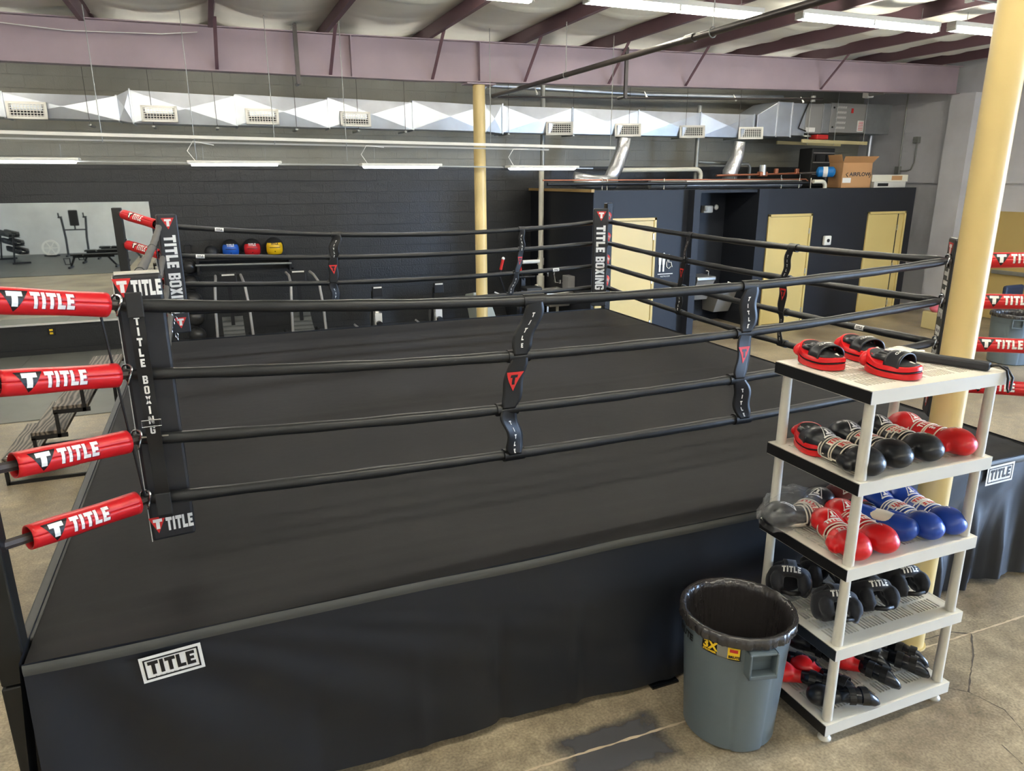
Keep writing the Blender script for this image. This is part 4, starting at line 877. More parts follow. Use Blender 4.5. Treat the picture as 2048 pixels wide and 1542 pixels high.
t = thing('plastic_crates', 'stack of dark plastic tool cases standing against the wall above the restroom', 'case', (13.2, 9.6, z0)); MB().box((12.85, 9.4, z0), (13.5, 9.8, 3.50)).build('case', M_rubber, t, bevel=.02)
for z in (2.95, 3.2, 3.4): MB().box((12.88, 9.38, z-.01), (13.47, 9.4, z+.01)).build('rib', M_grey, t)
for x in (13.0, 13.3): MB().box((x-.06, 9.37, 3.22), (x+.06, 9.4, 3.36)).build('latch', M_black, t)

# ================================================================ LEFT / BACK OF THE GYM
t = thing('wall_mirror', 'wide frameless wall mirror reflecting the weights area', 'mirror', (-2, 10.62, .54))
MB().box((-4.4, 10.615, .545), (-.507, 10.63, 2.52)).build('glass', M_mirror, t); MB().box((-4.42, 10.605, .515), (-.50, 10.63, .545)).build('bottom_channel', M_lgrey, t); MB().box((-.508, 10.612, .545), (-.503, 10.63, 2.52)).build('edge', M_white, t)
t = thing('wall_outlet', 'black wall outlet with two pale sockets below the mirror', 'outlet', (-2.27, 10.64, .4)); MB().box((-2.33, 10.62, .33), (-2.21, 10.65, .46)).build('cover', M_black, t, bevel=.006)
for z in (.365, .42): MB().box((-2.295, 10.615, z-.017), (-2.245, 10.62, z+.017)).build('socket', M_yellow, t)
struct(MB().box((-4.9, 10.6, 0), (6.3, 10.65, .10)).build('baseboard_back', M_rubber))
def mats(x0, x1, y0, y1, lb, m=M_mat):
    o = MB().box((x0, y0, 0), (x1, y1, .012)).build('rubber_mat', m); tag(o, lb, 'floor mat', 'grey rubber mats'); return o
for i, (a, b) in enumerate(((-3.9, -2.6), (-2.595, -1.3), (-1.295, 0), (.005, 1.3), (1.305, 2.6), (2.605, 3.9), (3.905, 5.2), (5.205, 6.4))):
    for j, (c_, d_) in enumerate(((6.57, 8.58), (8.585, 10.59))): mats(a, b, c_, d_, 'grey rubber mat, %s from the left in the %s row before the black wall' % (ORD[i], ('front', 'back')[j]))
for i, (a, b) in enumerate(((-7.9, -6.5), (-6.495, -5.1), (-5.095, -3.7), (-3.695, -2.3))):
    for j in range(4): mats(a, b, -9.7+j*2.0, -7.705+j*2.0, 'grey rubber mat in the weights area, %s from the left wall, %s from the front' % (ORD[i], ORD[j]), M_mat2)
# ---- steps
t = thing('ring_steps', 'black steel ring steps with four burnt wood treads at the left of the ring', 'steps', (-1.1, 4.9, 0)); fr_ = MB()
TR = [(-1.68, -1.38, .24), (-1.40, -1.09, .47), (-1.18, -.86, .71), (-.93, -.62, .94)]
for y in (4.37, 5.5):
    fr_.bar((-1.66, y, .015), (-.62, y, .015), .03, .03); fr_.bar((-.62, y, 0), (-.62, y, .93), .03, .03)
    for k, (a, b, z) in enumerate(TR):
        fr_.bar((a, y, z-.02), (b, y, z-.02), .03, .04); zb = TR[k-1][2]-.04 if k else 0
        fr_.bar((a+.02, y, zb), (a+.02, y, z-.02), .03, .03)
fr_.build('frame', M_black, t)
for a, b, z in TR: MB().box((a, 4.36, z), (b-.015, 5.51, z+.035)).build('tread', M_woodb, t, bevel=.003)
bl = MB()
for a, b, z in TR:
    for x in (a+.04, b-.06):
        for y in (4.42, 5.45): bl.cyl((x, y, z+.035), (x, y, z+.040), .009, n=8)
bl.build('bolt', M_chrome, t)
# ---- medicine balls
def med_ball(x, z, r, m, lb, txt='TITLE', tm=M_black, line=True, y=10.36):
    t = thing('medicine_ball', lb, 'medicine ball', (x, y, z-r), 0, 'medicine balls by the black wall')
    MB().ball((x, y, z), r, 28).build('shell', M_rubber, t, smooth=True)
    if m:
        fc = MB(); ux, uz = V((1, 0, 0)), V((0, -.55, .83)).normalized(); 
        def on(a, b, off=.003):
            p = V((a, 0, b)); d = V((a, -math.sqrt(max(r*r-a*a-b*b, 1e-5)), b)); d.normalize(); return V((x, y, z))+d*(r+off)
        n = 14; fc.grid(lambda u, v: on((2*u-1)*r*.80*(1-.16*(2*v-1)**4), (-.92+1.50*v)*r*.80*1.0), n, n)
        pn_ = fc.build('panel', m, t, smooth=True)
        qs, ww = word('TITLE', r*.26, .08); pm = MB(); decal(pm, [[(a-ww/2, b+r*.26) for a, b in q] for q in qs], lambda a, b: on(a, b, .006), 3)
        pm.build('lettering', tm, pn_)
        if line: ln = MB(); decal(ln, [R4(-r*.5, -r*.04, r*.5, r*.02), R4(-.008, -r*.45, .008, -r*.35)], lambda a, b: on(a, b, .006), 6); ln.build('stripe', M_black, pn_)
    return t
zt = 1.535
med_ball(.40, zt+.115, .115, None, 'small plain black medicine ball at the left end of the wall shelf')
med_ball(.72, zt+.165, .165, mat('ball_blue', (30, 92, 190), .4), 'medicine ball with a blue face on the wall shelf', tm=M_white)
med_ball(1.08, zt+.165, .165, mat('ball_red', (200, 30, 36), .4), 'medicine ball with a red face on the wall shelf', tm=M_white)
med_ball(1.46, zt+.17, .17, mat('ball_yellow', (238, 190, 24), .4), 'medicine ball with a yellow face on the wall shelf')
t = thing('ball_shelf', 'long black steel wall shelf holding the medicine balls', 'shelf', (.8, 10.4, 1.4))
MB().box((.16, 10.18, 1.515), (1.74, 10.22, 1.535)).box((.16, 10.5, 1.515), (1.74, 10.54, 1.535)).box((.16, 10.22, 1.512), (1.74, 10.5, 1.52)).build('rack_bars', M_black, t); MB().tube([(.12, 10.16, 1.45), (1.72, 10.16, 1.42)], .02, 10).build('front_bar', M_condu, t, smooth='auto')
for x in (.16, 1.70): MB().box((x-.02, 10.15, 1.28), (x+.02, 10.65, 1.53)).build('bracket', M_black, t); MB().cyl((x+.03, 10.17, 1.33), (x+.03, 10.14, 1.33), .022).build('bolt', M_chrome, t)
t = thing('ball_tower', 'upright black ball rack against the wall behind the far left pad', 'rack', (.02, 10.35, 0)); MB().box((-.03, 10.55, .012), (.07, 10.62, 1.75)).box((-.22, 10.1, .012), (.26, 10.62, .05)).build('frame', M_black, t)
zs = [.20, .52, .84, 1.14, 1.42]
for i, z in enumerate(zs):
    MB().tube([V((.02, 10.3, z-.10))+V((.09*math.cos(a*PI/8), .09*math.sin(a*PI/8), 0)) for a in range(16)], .008, 6, closed=True).bar((.02, 10.39, z-.10), (.02, 10.57, z-.10), .03, .02).build('cradle', M_black, t)
    tb = thing('medicine_ball', 'plain black medicine ball on the upright rack, %s from the bottom' % ORD[i], 'medicine ball', (.02, 10.3, z-.12), 0, 'medicine balls by the black wall'); MB().ball((.02, 10.3, z), .145 if i < 3 else .125, 24).build('shell', mat('ball_black_shine', (44, 44, 44), .28), tb, smooth=True)
# ---- curved treadmills seen from behind
def treadmill(xc, lb):
    t = thing('curved_treadmill', lb, 'treadmill', (xc, 8.9, 0), 0, 'curved treadmills'); 
    prf = [(-.02+.0*k, 8.25+1.5*k/14, .30+.42*((k/14-.45)/.55)**2*(.8)) for k in range(15)]
    mb = MB()
    def f(u, v): 
        k = v; y = 8.2+1.55*k; z = .26+.42*((k-.45)/.55)**2*.75; a = (u-.5)*.34
        return (xc+a, y, z+.008*math.sin(k*90))
    mb.grid(f, 6, 90); mb.build('belt', mat('slat_belt', (78, 80, 78), .35), t, smooth=False, solid=.03)
    rl = MB()
    for k in range(5): rl.tube([(xc-.2+.1*k, 8.18, .0+.45), (xc-.2+.1*k, 8.16, .30)], .012, 6)
    rl.tube([(xc-.27, 8.16, .012), (xc-.27, 8.16, .30), (xc-.2, 8.15, .50), (xc+.2, 8.15, .50), (xc+.27, 8.16, .30), (xc+.27, 8.16, .012)], .018, 8)
    rl.build('rear_guard', M_galv2, t, smooth='auto')
    for s_ in (-1, 1):
        MB().box((xc+s_*.27-.03, 8.2, .012), (xc+s_*.27+.03, 9.8, .30)).build('side_frame', M_black, t, bevel=.02)
        MB().tube([(xc+s_*.27, 8.5, .31), (xc+s_*.25, 8.5, .9), (xc+s_*.22, 8.62, 1.26), (xc+s_*.20, 9.1, 1.33), (xc+s_*.20, 9.6, 1.32)], .022, 10).build('handrail', M_grey, t, smooth='auto')
    MB().box((xc-.13, 9.55, 1.14), (xc+.13, 9.60, 1.36)).build('console', M_black, t, bevel=.01); MB().box((xc-.10, 9.545, 1.32), (xc+.10, 9.55, 1.345)).build('console_edge', M_lgrey, t); MB().bar((xc, 9.6, .3), (xc, 9.6, 1.2), .06, .05).build('console_post', M_black, t)
    return t
treadmill(.62, 'curved manual treadmill left of the far middle rope strap, behind the ring'); treadmill(1.76, 'second curved manual treadmill, directly behind the far rope strap with the red badge')
# ---- rowing machines
def rower(xc, lb):
    t = thing('rowing_machine', lb, 'rowing machine', (xc, 9.1, 0), 0, 'rowing machines'); 
    MB().box((xc-.03, 8.0, .24), (xc+.03, 9.2, .31)).build('rail', M_galv2, t, bevel=.01); MB().tube([(xc, 8.85, .42), (xc, 9.25, .42)], .05).build('hub', M_black, t)
    fw_ = MB(); M = T(xc, 9.2, .42, rz=0); 
    MB().lathe([(.0, -.07), (.2, -.07), (.24, -.03), (.24, .03), (.2, .07), (0, .07)], 28, Matrix.Translation((xc, 9.2, .42)) @ Matrix.Rotation(PI/2, 4, 'Y')).build('flywheel_cage', M_steelw, t, smooth='auto')
    MB().box((xc-.06, 8.94, .4), (xc+.06, 8.97, .6)).build('vent_plate', M_lgrey, t); MB().bar((xc-.10, 9.1, .3), (xc-.10, 8.9, 1.0), .03, .03).build('monitor_arm', M_black, t); MB().box((xc-.10, 8.86, .9), (xc+.08, 8.92, 1.08)).build('monitor', M_black, t, bevel=.01); MB().box((xc-.08, 8.855, 1.05), (xc+.06, 8.86, 1.075)).build('monitor_edge', M_lgrey, t)
    MB().bar((xc-.3, 9.2, .03), (xc+.3, 9.2, .03), .05, .05).bar((xc-.2, 8.05, .03), (xc+.2, 8.05, .03), .04, .04).bar((xc, 8.05, .03), (xc, 8.05, .25), .04, .04).bar((xc, 9.2, .03), (xc, 9.2, .25), .06, .06).build('feet', M_black, t)
    MB().box((xc-.17, 8.3, .34), (xc+.17, 8.55, .39)).build('seat', M_rubber, t, bevel=.02); MB().bar((xc-.42, 9.0, .42), (xc-.28, 9.0, .30), .10, .03).build('foot_plate', M_grey, t)
rower(3.0, 'rowing machine with silver flywheel left of the second one behind the ring'); rower(4.10, 'rowing machine with silver flywheel just left of the slender cream column')
# ---- air bike
t = thing('air_bike', 'black air bike with red handle grips behind the far ropes', 'exercise bike', (5.7, 8.9, 0))
MB().lathe([(0, -.05), (.30, -.05), (.32, 0), (.30, .05), (0, .05)], 32, Matrix.Translation((5.62, 9.1, .52)) @ Matrix.Rotation(PI/2, 4, 'Y') @ Matrix.Rotation(0, 4, 'X')).build('fan_cage', M_black, t, smooth='auto')
MB().bar((5.5, 8.7, .03), (6.1, 8.7, .03), .07, .05).bar((5.5, 9.5, .03), (6.1, 9.5, .03), .07, .05).bar((5.8, 8.7, .05), (5.8, 9.5, .05), .08, .06).bar((5.8, 8.85, .05), (5.85, 8.85, .86), .06, .06).bar((5.6, 9.1, .5), (5.85, 8.85, .3), .05, .05).build('frame', M_rubber, t)
for a, b, c_ in (((5.40, 9.0, .85), (5.26, 8.9, 1.15), (5.32, 8.85, 1.46)), ((5.85, 9.0, .85), (5.70, 8.9, 1.15), (5.64, 8.85, 1.36))):
    MB().tube([(5.62, 9.1, .55), a, b, V(b).lerp(V(c_), .4)], .02, 8).build('handle_arm', M_black, t, smooth='auto'); MB().tube([V(b).lerp(V(c_), .35), c_], .026, 10).build('grip', M_redp, t, smooth='auto'); MB().ball(c_, .03).build('grip_cap', M_white, t, smooth=True)
MB().tube([(5.68, 8.8, 1.385), (6.02, 8.8, 1.385)], .035, 12).build('white_handlebar', M_lgrey, t, smooth='auto'); MB().box((5.55, 8.85, 1.08), (5.98, 9.1, 1.12)).build('console', M_black, t, bevel=.02); MB().bar((5.75, 8.95, .8), (5.75, 8.95, 1.1), .08, .06).build('console_post', M_black, t)
MB().box((5.66, 8.55, .86), (5.98, 8.85, .94)).build('saddle', M_rubber, t, bevel=.03); MB().tube([(5.2, 9.0, .83), (5.36, 8.95, .76)], .014).build('foot_peg', M_lgrey, t); MB().tube([(5.5, 8.85, .72), (5.95, 8.85, .74)], .02).build('pedal_bar', M_steelw, t)
t = thing('slant_bench', 'pale slanted bench board right of the slender cream column', 'bench', (5.1, 9.0, 0))
MB().add([(4.78, 9.0, .85), (5.06, 9.0, .85), (5.34, 9.0, .05), (4.9, 9.0, .05), (4.78, 9.5, .75), (5.06, 9.5, .75), (5.34, 9.5, .05), (4.9, 9.5, .05)], [(0,1,2,3),(7,6,5,4),(0,4,5,1),(1,5,6,2),(2,6,7,3),(3,7,4,0)]).build('board', mat('sage_panel', (166, 170, 158), .5), t, bevel=.02)
MB().box((4.9, 9.0, 0), (5.4, 9.4, .05)).build('base', M_black, t)
# ---- utility sink
t = thing('utility_sink', 'stainless utility sink with faucet on the dark side wall', 'sink', (6.5, 9.2, .8))
MB().add([(6.10, 8.6, .80), (6.62, 8.6, .80), (6.62, 9.3, .80), (6.10, 9.3, .80), (6.2, 8.7, .55), (6.6, 8.7, .55), (6.6, 9.2, .55), (6.2, 9.2, .55)], [(0,4,5,1),(1,5,6,2),(2,6,7,3),(3,7,4,0),(4,7,6,5)]).build('basin', M_steelw, t, solid=.015)
MB().tube([(6.10, 8.6, .81), (6.63, 8.6, .81), (6.63, 9.3, .81), (6.10, 9.3, .81)], .016, 8, closed=True).build('rim', M_steelw, t); MB().box((6.50, 8.55, .84), (6.64, 8.80, 1.12)).build('dispenser', M_grey, t, bevel=.008)
MB().tube([(6.6, 9.0, .95), (6.45, 9.0, .97), (6.42, 9.0, 1.12)]+arc((6.36, 9.0, 1.14), 0, PI, .07, (1, 0, 0), (0, 0, 1))+[(6.29, 9.0, 1.08)], .02, 10).build('faucet', M_chrome, t, smooth='auto')
for y in (8.9, 9.1): MB().cyl((6.5, y, .95), (6.5, y, 1.02), .03, n=12).build('tap_handle', M_chrome, t)
MB().tube([(6.1, 9.0, .30), (6.5, 9.0, .16)], .03, 10).tube([(6.5, 9.0, .55), (6.5, 9.0, .1)], .03, 10).build('drain', M_pvc, t, smooth='auto'); MB().bar((6.15, 8.7, 0), (6.15, 8.7, .56), .03, .03).bar((6.15, 9.2, 0), (6.15, 9.2, .56), .03, .03).build('leg', M_steelw, t)
# ---- weights area (seen in the mirror)
def dumbbell_rack(x, y, rz, lb):
    t = thing('dumbbell_rack', lb, 'dumbbell rack', (x, y, .045), rz); L = 1.1
    for sx in (-L, L): MB().bar((sx, -.28, 0), (sx, .28, 0), .06, .06).bar((sx, .22, 0), (sx, .1, 1.0), .05, .05).build('side_frame', M_black, t, world=False)
    for k, z in enumerate((.3, .6, .9)): MB().bar((-L, -.14+.1*k, z), (L, -.14+.1*k, z), .30, .02).build('tier', M_black, t, world=False)
    return t
def dumbbell(M_, lb, rz):
    t = thing('dumbbell', lb, 'dumbbell', M_, rz, 'dumbbells on the racks'); 
    MB().tube([(0, -.07, .06), (0, .07, .06)], .016, 8).build('handle', M_steel, t, world=False, smooth='auto')
    for s_ in (-1, 1): MB().tube([(0, s_*.06, .088), (0, s_*.17, .088)], .085, 8).build('head', M_rubber, t, world=False, bevel=.01)
    return t
rk = [(-6.35, -6.9, math.radians(68)), (-7.1, -4.6, math.radians(80))]
db0 = None
for ri, (x, y, a) in enumerate(rk):
    dumbbell_rack(x, y, a, 'three tier black dumbbell rack in the mirror, the %s one' % ('nearer to the white plate', 'one farther left')[ri])
    for k, z in enumerate((.3, .6, .9)):
        for j in range(9):
            loc = V((x, y, .045))+Matrix.Rotation(a, 3, 'Z') @ V((-.95+j*.237, -.14+.1*k, z+.013))
            lb = 'black rubber dumbbell, %s along the %s tier of the %s rack' % (ORD[j], ('lowest', 'middle', 'top')[k], ('right', 'left')[ri])
            if db0 is None: db0 = dumbbell(loc, lb, a)
            else: o = copy_tree(db0); o.location = loc; o.rotation_euler = (0, 0, a); o['label'] = lb
t = thing('weight_plate', 'large silver spoked weight plate standing by the front wall, seen in the mirror', 'weight plate', (-5.45, -8.6, .3))
MB().lathe([(.03, -.02), (.05, -.025), (.05, .025), (.03, .02)], 24, T(-5.45, -8.6, .32, rx=PI/2)).lathe([(.24, -.025), (.31, -.025), (.31, .025), (.24, .025), (.24, -.025)], 36, T(-5.45, -8.6, .32, rx=PI/2), caps=False).build('rim', M_white, t, smooth='auto')
sp = MB()
for k in range(6): a = k*PI/3; sp.bar((-5.45+.05*math.cos(a), -8.6, .32+.05*math.sin(a)), (-5.45+.25*math.cos(a), -8.6, .32+.25*math.sin(a)), .03, .03)
sp.build('spoke', M_white, t); MB().bar((-5.5, -8.5, .03), (-5.4, -8.7, .03), .5, .04).build('stand', M_black, t)
def bench(x, y, rz, lb):
    t = thing('weight_bench', lb, 'weight bench', (x, y, .012), rz)
    MB().box((-.1, -.14, .40), (.95, .14, .46)).build('back_pad', M_black, t, world=False, bevel=.02); MB().box((-.5, -.14, .40), (-.13, .14, .46)).build('seat_pad', M_black, t, world=False, bevel=.02)
    MB().bar((-.45, 0, .36), (.8, 0, .36), .06, .06).bar((-.4, 0, .36), (-.55, 0, .03), .06, .06).bar((.6, 0, .36), (.85, 0, .03), .06, .06).bar((-.55, -.28, .03), (-.55, .28, .03), .06, .06).bar((.85, -.25, .03), (.85, .25, .03), .06, .06).build('frame', M_rubber, t, world=False)
    MB().tube([(-.6, -.2, .1), (-.75, -.2, .1), (-.78, -.2, .3), (-.6, -.2, .3)], .02, 8, closed=True).build('leg_hook', M_black, t, world=False)
bench(-3.5, -3.4, math.radians(4), 'flat black weight bench nearest the ring, seen in the mirror'); bench(-3.3, -5.0, math.radians(2), 'second black weight bench behind the first one in the mirror'); bench(-3.0, -6.4, math.radians(0), 'third black weight bench farthest from the ring in the mirror')
t = thing('dip_station', 'tall dip and knee raise station by the front wall, seen in the mirror', 'exercise station', (-4.6, -8.6, 0))
for s_ in (-1, 1): MB().tube([(-4.5+s_*.36, -8.4, .012), (-4.5+s_*.36, -8.45, .7), (-4.5+s_*.42, -8.5, 1.45)], .04, 8).tube([(-4.5+s_*.42, -8.5, 1.45), (-4.5+s_*.42, -8.05, 1.5), (-4.5+s_*.42, -8.0, 1.66)], .025, 8).build('upright', M_rubber, t, smooth='auto'); MB().bar((-4.5+s_*.36, -8.9, .03), (-4.5+s_*.36, -8.0, .03), .06, .05).build('foot', M_rubber, t); MB().box((-4.5+s_*.42-.06, -8.45, 1.46), (-4.5+s_*.42+.06, -8.15, 1.52)).build('arm_pad', M_black, t, bevel=.02)
MB().box((-4.66, -8.56, 1.15), (-4.34, -8.5, 1.75)).build('back_pad', M_black, t, bevel=.03); MB().bar((-4.9, -8.52, 1.0), (-4.1, -8.52, 1.0), .05, .05).bar((-4.5, -8.53, 1.0), (-4.5, -8.53, 1.2), .05, .05).build('crossbar', M_rubber, t)
# ---- far right: chairs, bins, boxes behind the column
def office_chair(x, y, lb):
    t = thing('task_chair', lb, 'chair', (x, y, 0)); MB().box((x-.26, y-.24, .46), (x+.26, y+.24, .54)).build('seat', mat('chair_navy', (34, 46, 72), .5), t, bevel=.04); MB().box((x-.24, y+.16, .62), (x+.24, y+.24, 1.08)).build('backrest', MATS['chair_navy'], t, bevel=.06)
    MB().bar((x, y+.22, .5), (x, y+.22, .7), .07, .03).build('back_bracket', M_black, t); MB().cyl((x, y, .1), (x, y, .46), .03).build('gas_lift', M_black, t); b = MB()
    for k in range(5): a = 2*PI*k/5; b.bar((x, y, .11), (x+.3*math.cos(a), y+.3*math.sin(a), .07), .04, .03); b.ball((x+.3*math.cos(a), y+.3*math.sin(a), .035), .035, 10)
    b.build('star_base', M_black, t)
office_chair(13.2, 4.55, 'navy task chair directly right of the big cream column'); office_chair(13.5, 3.75, 'navy task chair at the right edge of the picture')
t = thing('storage_tub', 'clear tub holding pink gear on the floor left of the big cream column', 'storage tub', (13.6, 6.3, 0)); MB().box((13.3, 6.1, .0), (13.9, 6.5, .34)).build('tub', M_wood, t, bevel=.02); MB().ball((13.45, 6.3, .42), (.16, .13, .1)).build('pink_gear', mat('pink_gear', (220, 110, 130), .5), t, smooth=True); MB().ball((13.72, 6.3, .40), (.14, .13, .09)).build('white_gear', M_lgrey, t, smooth=True)

for o in list(bpy.data.objects):
    if o.parent is None and o.name.split('.')[0] in ('rowing_machine', 'air_bike', 'weight_bench', 'dip_station', 'ball_tower', 'weight_plate', 'slant_bench'): o.location.z += .0135 if o.name.split('.')[0] != 'weight_bench' else .032

# ================================================================ THE IVORY SHELF
SX0, SX1, SY0, SY1 = 3.13, 4.04, -1.27, -.65
LV = [1.94, 1.487, 1.033, .578, .122]
sh = thing('shelving_unit', 'ivory plastic five tier shelf with black side strips in front of the ring', 'shelf', (3.585, -.96, 0))
for z in LV:
    mb = MB(); th = .012; t0 = z-th
    mb.box((SX0, SY0, z-.066), (SX1, SY0+.012, z)).box((SX0, SY1-.012, z-.066), (SX1, SY1, z)).box((SX0, SY0+.012, z-.066), (SX0+.012, SY1-.012, z)).box((SX1-.012, SY0+.012, z-.066), (SX1, SY1-.012, z))
    mb.box((SX0+.012, SY0+.012, t0), (SX1-.012, SY0+.085, z-.001)).box((SX0+.012, SY1-.085, t0), (SX1-.012, SY1-.012, z-.001)).box((SX0+.012, SY0+.085, t0), (SX0+.06, SY1-.085, z-.001)).box((SX1-.06, SY0+.085, t0), (SX1-.012, SY1-.085, z-.001))
    n = 36; w_ = (SX1-SX0-.12)/n
    for i in range(n): x = SX0+.06+i*w_; mb.box((x+w_*.55, SY0+.085, t0), (x+w_, SY1-.085, z-.0012))
    for j in range(1, 5): y = SY0+.085+j*(SY1-SY0-.17)/5; mb.box((SX0+.06, y-.008, t0), (SX1-.06, y+.008, z-.001))
    for j in (1, 2, 3): x = SX0+.06+(SX1-SX0-.12)*j/4; mb.box((x-.014, SY0+.085, t0), (x+.014, SY1-.085, z-.0008))
    mb.build('shelf_deck', M_rack, sh)
    MB().box((SX0-.004, SY0+.0, z-.062), (SX0, SY1-.0, z-.004)).build('side_strip', M_black, sh)
for x in (SX0+.048, SX1-.048):
    for y in (SY0+.044, SY1-.044):
        for a, b in zip(LV, LV[1:]): MB().tube([(x, y, b), (x, y, a-.06)], [.027, .0245], 18).build('post', M_rack, sh, smooth='auto')
        MB().lathe([(.034, 0), (.034, .008), (.022, .02), (.022, LV[-1]-.05)], 18, T(x, y, 0)).build('foot', M_rack, sh, smooth='auto')

# ---- boxing gloves
def glove(m, trim_m, name_m):
    """palm-down glove, fist toward +x, lying on z=0"""
    r = thing('boxing_glove', 'x', 'boxing glove')
    b = MB(); b.ball((.078, 0, .070), (.092, .086, .069)).ball((.05, 0, .066), (.085, .074, .06)).ball((.0, 0, .060), (.085, .062, .052)).ball((-.05, 0, .058), (.07, .060, .050))
    b.ball((.12, .0, .062), (.055, .076, .056)).tube([(-.02, -.05, .05), (.02, -.075, .05), (.07, -.088, .052), (.095, -.082, .055)], [.028, .034, .033, .026], 14)
    body = b.build('glove_body', m, r, world=False); bake(body, .0055, 7)
    bv = bvh_of(body)
    def top(x, y, off=.0012):
        h = bv.ray_cast(V((x, y, .3)), V((0, 0, -1))); return (h[0]+V((0, 0, off))) if h[0] else V((x, y, .06))
    c = MB(); P = []
    for k in range(9): x = -.045-.11*k/8; P.append((x, .056+.010*k/8, .047+.006*k/8))
    n = 26; vs = [(x, ry*math.cos(2*PI*j/n), .054+rz*math.sin(2*PI*j/n)) for x, ry, rz in P for j in range(n)]
    c.add(vs, [(i*n+j, i*n+(j+1) % n, (i+1)*n+(j+1) % n, (i+1)*n+j) for i in range(8) for j in range(n)]); c.build('cuff', m, r, world=False, smooth=True, solid=.007)
    ring_ = lambda x, ry, rz, rr, a0=0, a1=2*PI: [(x, ry*math.cos(a0+(a1-a0)*j/28), .054+rz*math.sin(a0+(a1-a0)*j/28)) for j in range(28 if a1-a0 > 6 else 29)]
    MB().tube(ring_(-.155, .067, .054, 0), .005, 8, closed=True).build('cuff_trim', trim_m, r, world=False, smooth=True)
    MB().tube(ring_(-.050, .062, .054, 0, -.2, PI+.2), .0045, 8).tube([(-.05, .062, .045), (-.02, .068, .04)], .0045, 8).build('wrist_piping', trim_m, r, world=False, smooth=True)
    # strap
    def st(u, v, off=0): a = -.35+(PI+.9)*u; return V((-.135+.07*v, (.070+off)*math.cos(a), .054+(.0585+off)*math.sin(a)))
    sp_ = MB().grid(st, 30, 6).build('strap', m, r, world=False, smooth=True, solid=.003)
    e = [st(k/24, 0, .003) for k in range(25)]+[st(1, v/6, .003) for v in range(1, 7)]+[st(1-k/24, 1, .003) for k in range(1, 25)]+[st(0, 1-v/6, .003) for v in range(1, 6)]
    MB().tube(e, .0038, 6, closed=True).build('strap_piping', trim_m, sp_, world=False, smooth=True)
    # label with the word, on top of the strap; reads across
    def lab(a, b, off=.004): return st(.5+a/.245, .5+b/.07, off)
    lb_ = MB().grid(lambda u, v: lab((u-.5)*.096, (v-.5)*.046, .0035), 10, 4).build('label', name_m[0], r, world=False)
    qs, ww = word('TITLE', .030, .08); q_ = MB(); decal(q_, [[(-x+ww/2, -y+.015) for x, y in q] for q in qs], lambda a, b: lab(a, b, .0048), 2); q_.build('lettering', name_m[1], lb_, world=False)
    # palm panel of white leather, bulging under the wrist, and the emblem on the back of the hand
    MB().ball((-.01, 0, .030), (.10, .057, .028)).build('palm_panel', M_gwhite, r, world=False, smooth=True)
    g = MB(); tq = [[(-.005, .038), (.075, .0), (.067, .0), (.001, .030)], [(-.005, -.038), (.001, -.030), (.067, 0), (.075, 0)], [(-.005, -.038), (-.005, .038), (.003, .038), (.003, -.038)], R4(.012, -.006, .044, .006), R4(.008, -.016, .016, .016)]
    decal(g, tq, lambda a, b: top(a+.01, b, .0015), 5); g.build('emblem', M_white, r, world=False)
    return r
protos = {}
def place_glove(kind, x, y, z, rz, lb, flip=False, tilt=0, grp='boxing gloves on the ivory shelf'):
    nm = {'black': (M_gblack, M_gwhite, (M_gwhite, M_redp)), 'red': (M_gred, M_gwhite, (M_gred, M_white)), 'blue': (M_gblue, M_white, (M_white, M_redp)), 'maroon': (M_gmaroon, M_black, (M_black, M_redp))}[kind]
    if kind not in protos: o = protos[kind] = glove(*nm)
    else: o = copy_tree(protos[kind])
    o.location = (x, y, z); o.rotation_euler = (PI if flip else 0, tilt, rz)
    if flip: o.location.z += .125
    tag(o, lb, 'boxing glove', grp); return o
def pair(kind, xr, yr, xf, yf, z, lr, lf, ztop=.0):
    a = math.atan2(yr-yf, xr-xf); c = .085
    place_glove(kind, xr-c*math.cos(a), yr-c*math.sin(a), z, a, lr); place_glove(kind, xf+c*math.cos(a), yf+c*math.sin(a), z+ztop, a+PI, lf)
z2, z3 = LV[1], LV[2]
pair('black', 3.26, -.87, 3.25, -1.185, z2, 'black glove with fist pointing back, beside the lone focus mitt on the second tier', 'black glove with fist forward behind the front left shelf post, second tier')
pair('black', 3.47, -.84, 3.455, -1.165, z2, 'black glove with fist pointing back, middle of the black ones on the second tier', 'black glove with fist forward, between two other black fists on the second tier')
pair('black', 3.70, -.83, 3.675, -1.16, z2, 'black glove with fist pointing back, next to the red one on the second tier', 'black glove with fist forward, next to the red fist on the second tier')
pair('red', 3.885, -.86, 3.90, -1.17, z2, 'red glove with fist pointing back toward the cream column on the second tier', 'red glove with fist forward at the right end of the second tier')
pair('red', 3.33, -.92, 3.25, -1.18, z3, 'red glove with fist pointing back, nearest the plastic bag on the third tier', 'red glove with fist forward behind the front left shelf post on the third tier', .0)
pair('red', 3.49, -.86, 3.435, -1.18, z3+.0, 'red glove pointing back, behind the other rear red one on the third tier', 'red glove with fist forward touching the blue ones on the third tier')
pair('blue', 3.80, -.82, 3.775, -1.165, z3, 'blue glove with white emblem pointing back, left of the other one, third tier', 'blue glove with fist forward, in the middle of the three blue fists')
pair('blue', 3.97, -.85, 3.935, -1.17, z3, 'blue glove with white emblem pointing back, nearest the cream column, third tier', 'blue glove with fist forward at the right end of the third tier')
place_glove('blue', 3.61, -1.04, z3, math.radians(-66), 'blue glove turned palm up showing its white lining, left of the blue fists', flip=True)
place_glove('maroon', 3.64, -.78, z3, math.radians(80), 'dark maroon glove at the back of the third tier behind the plastic bag')
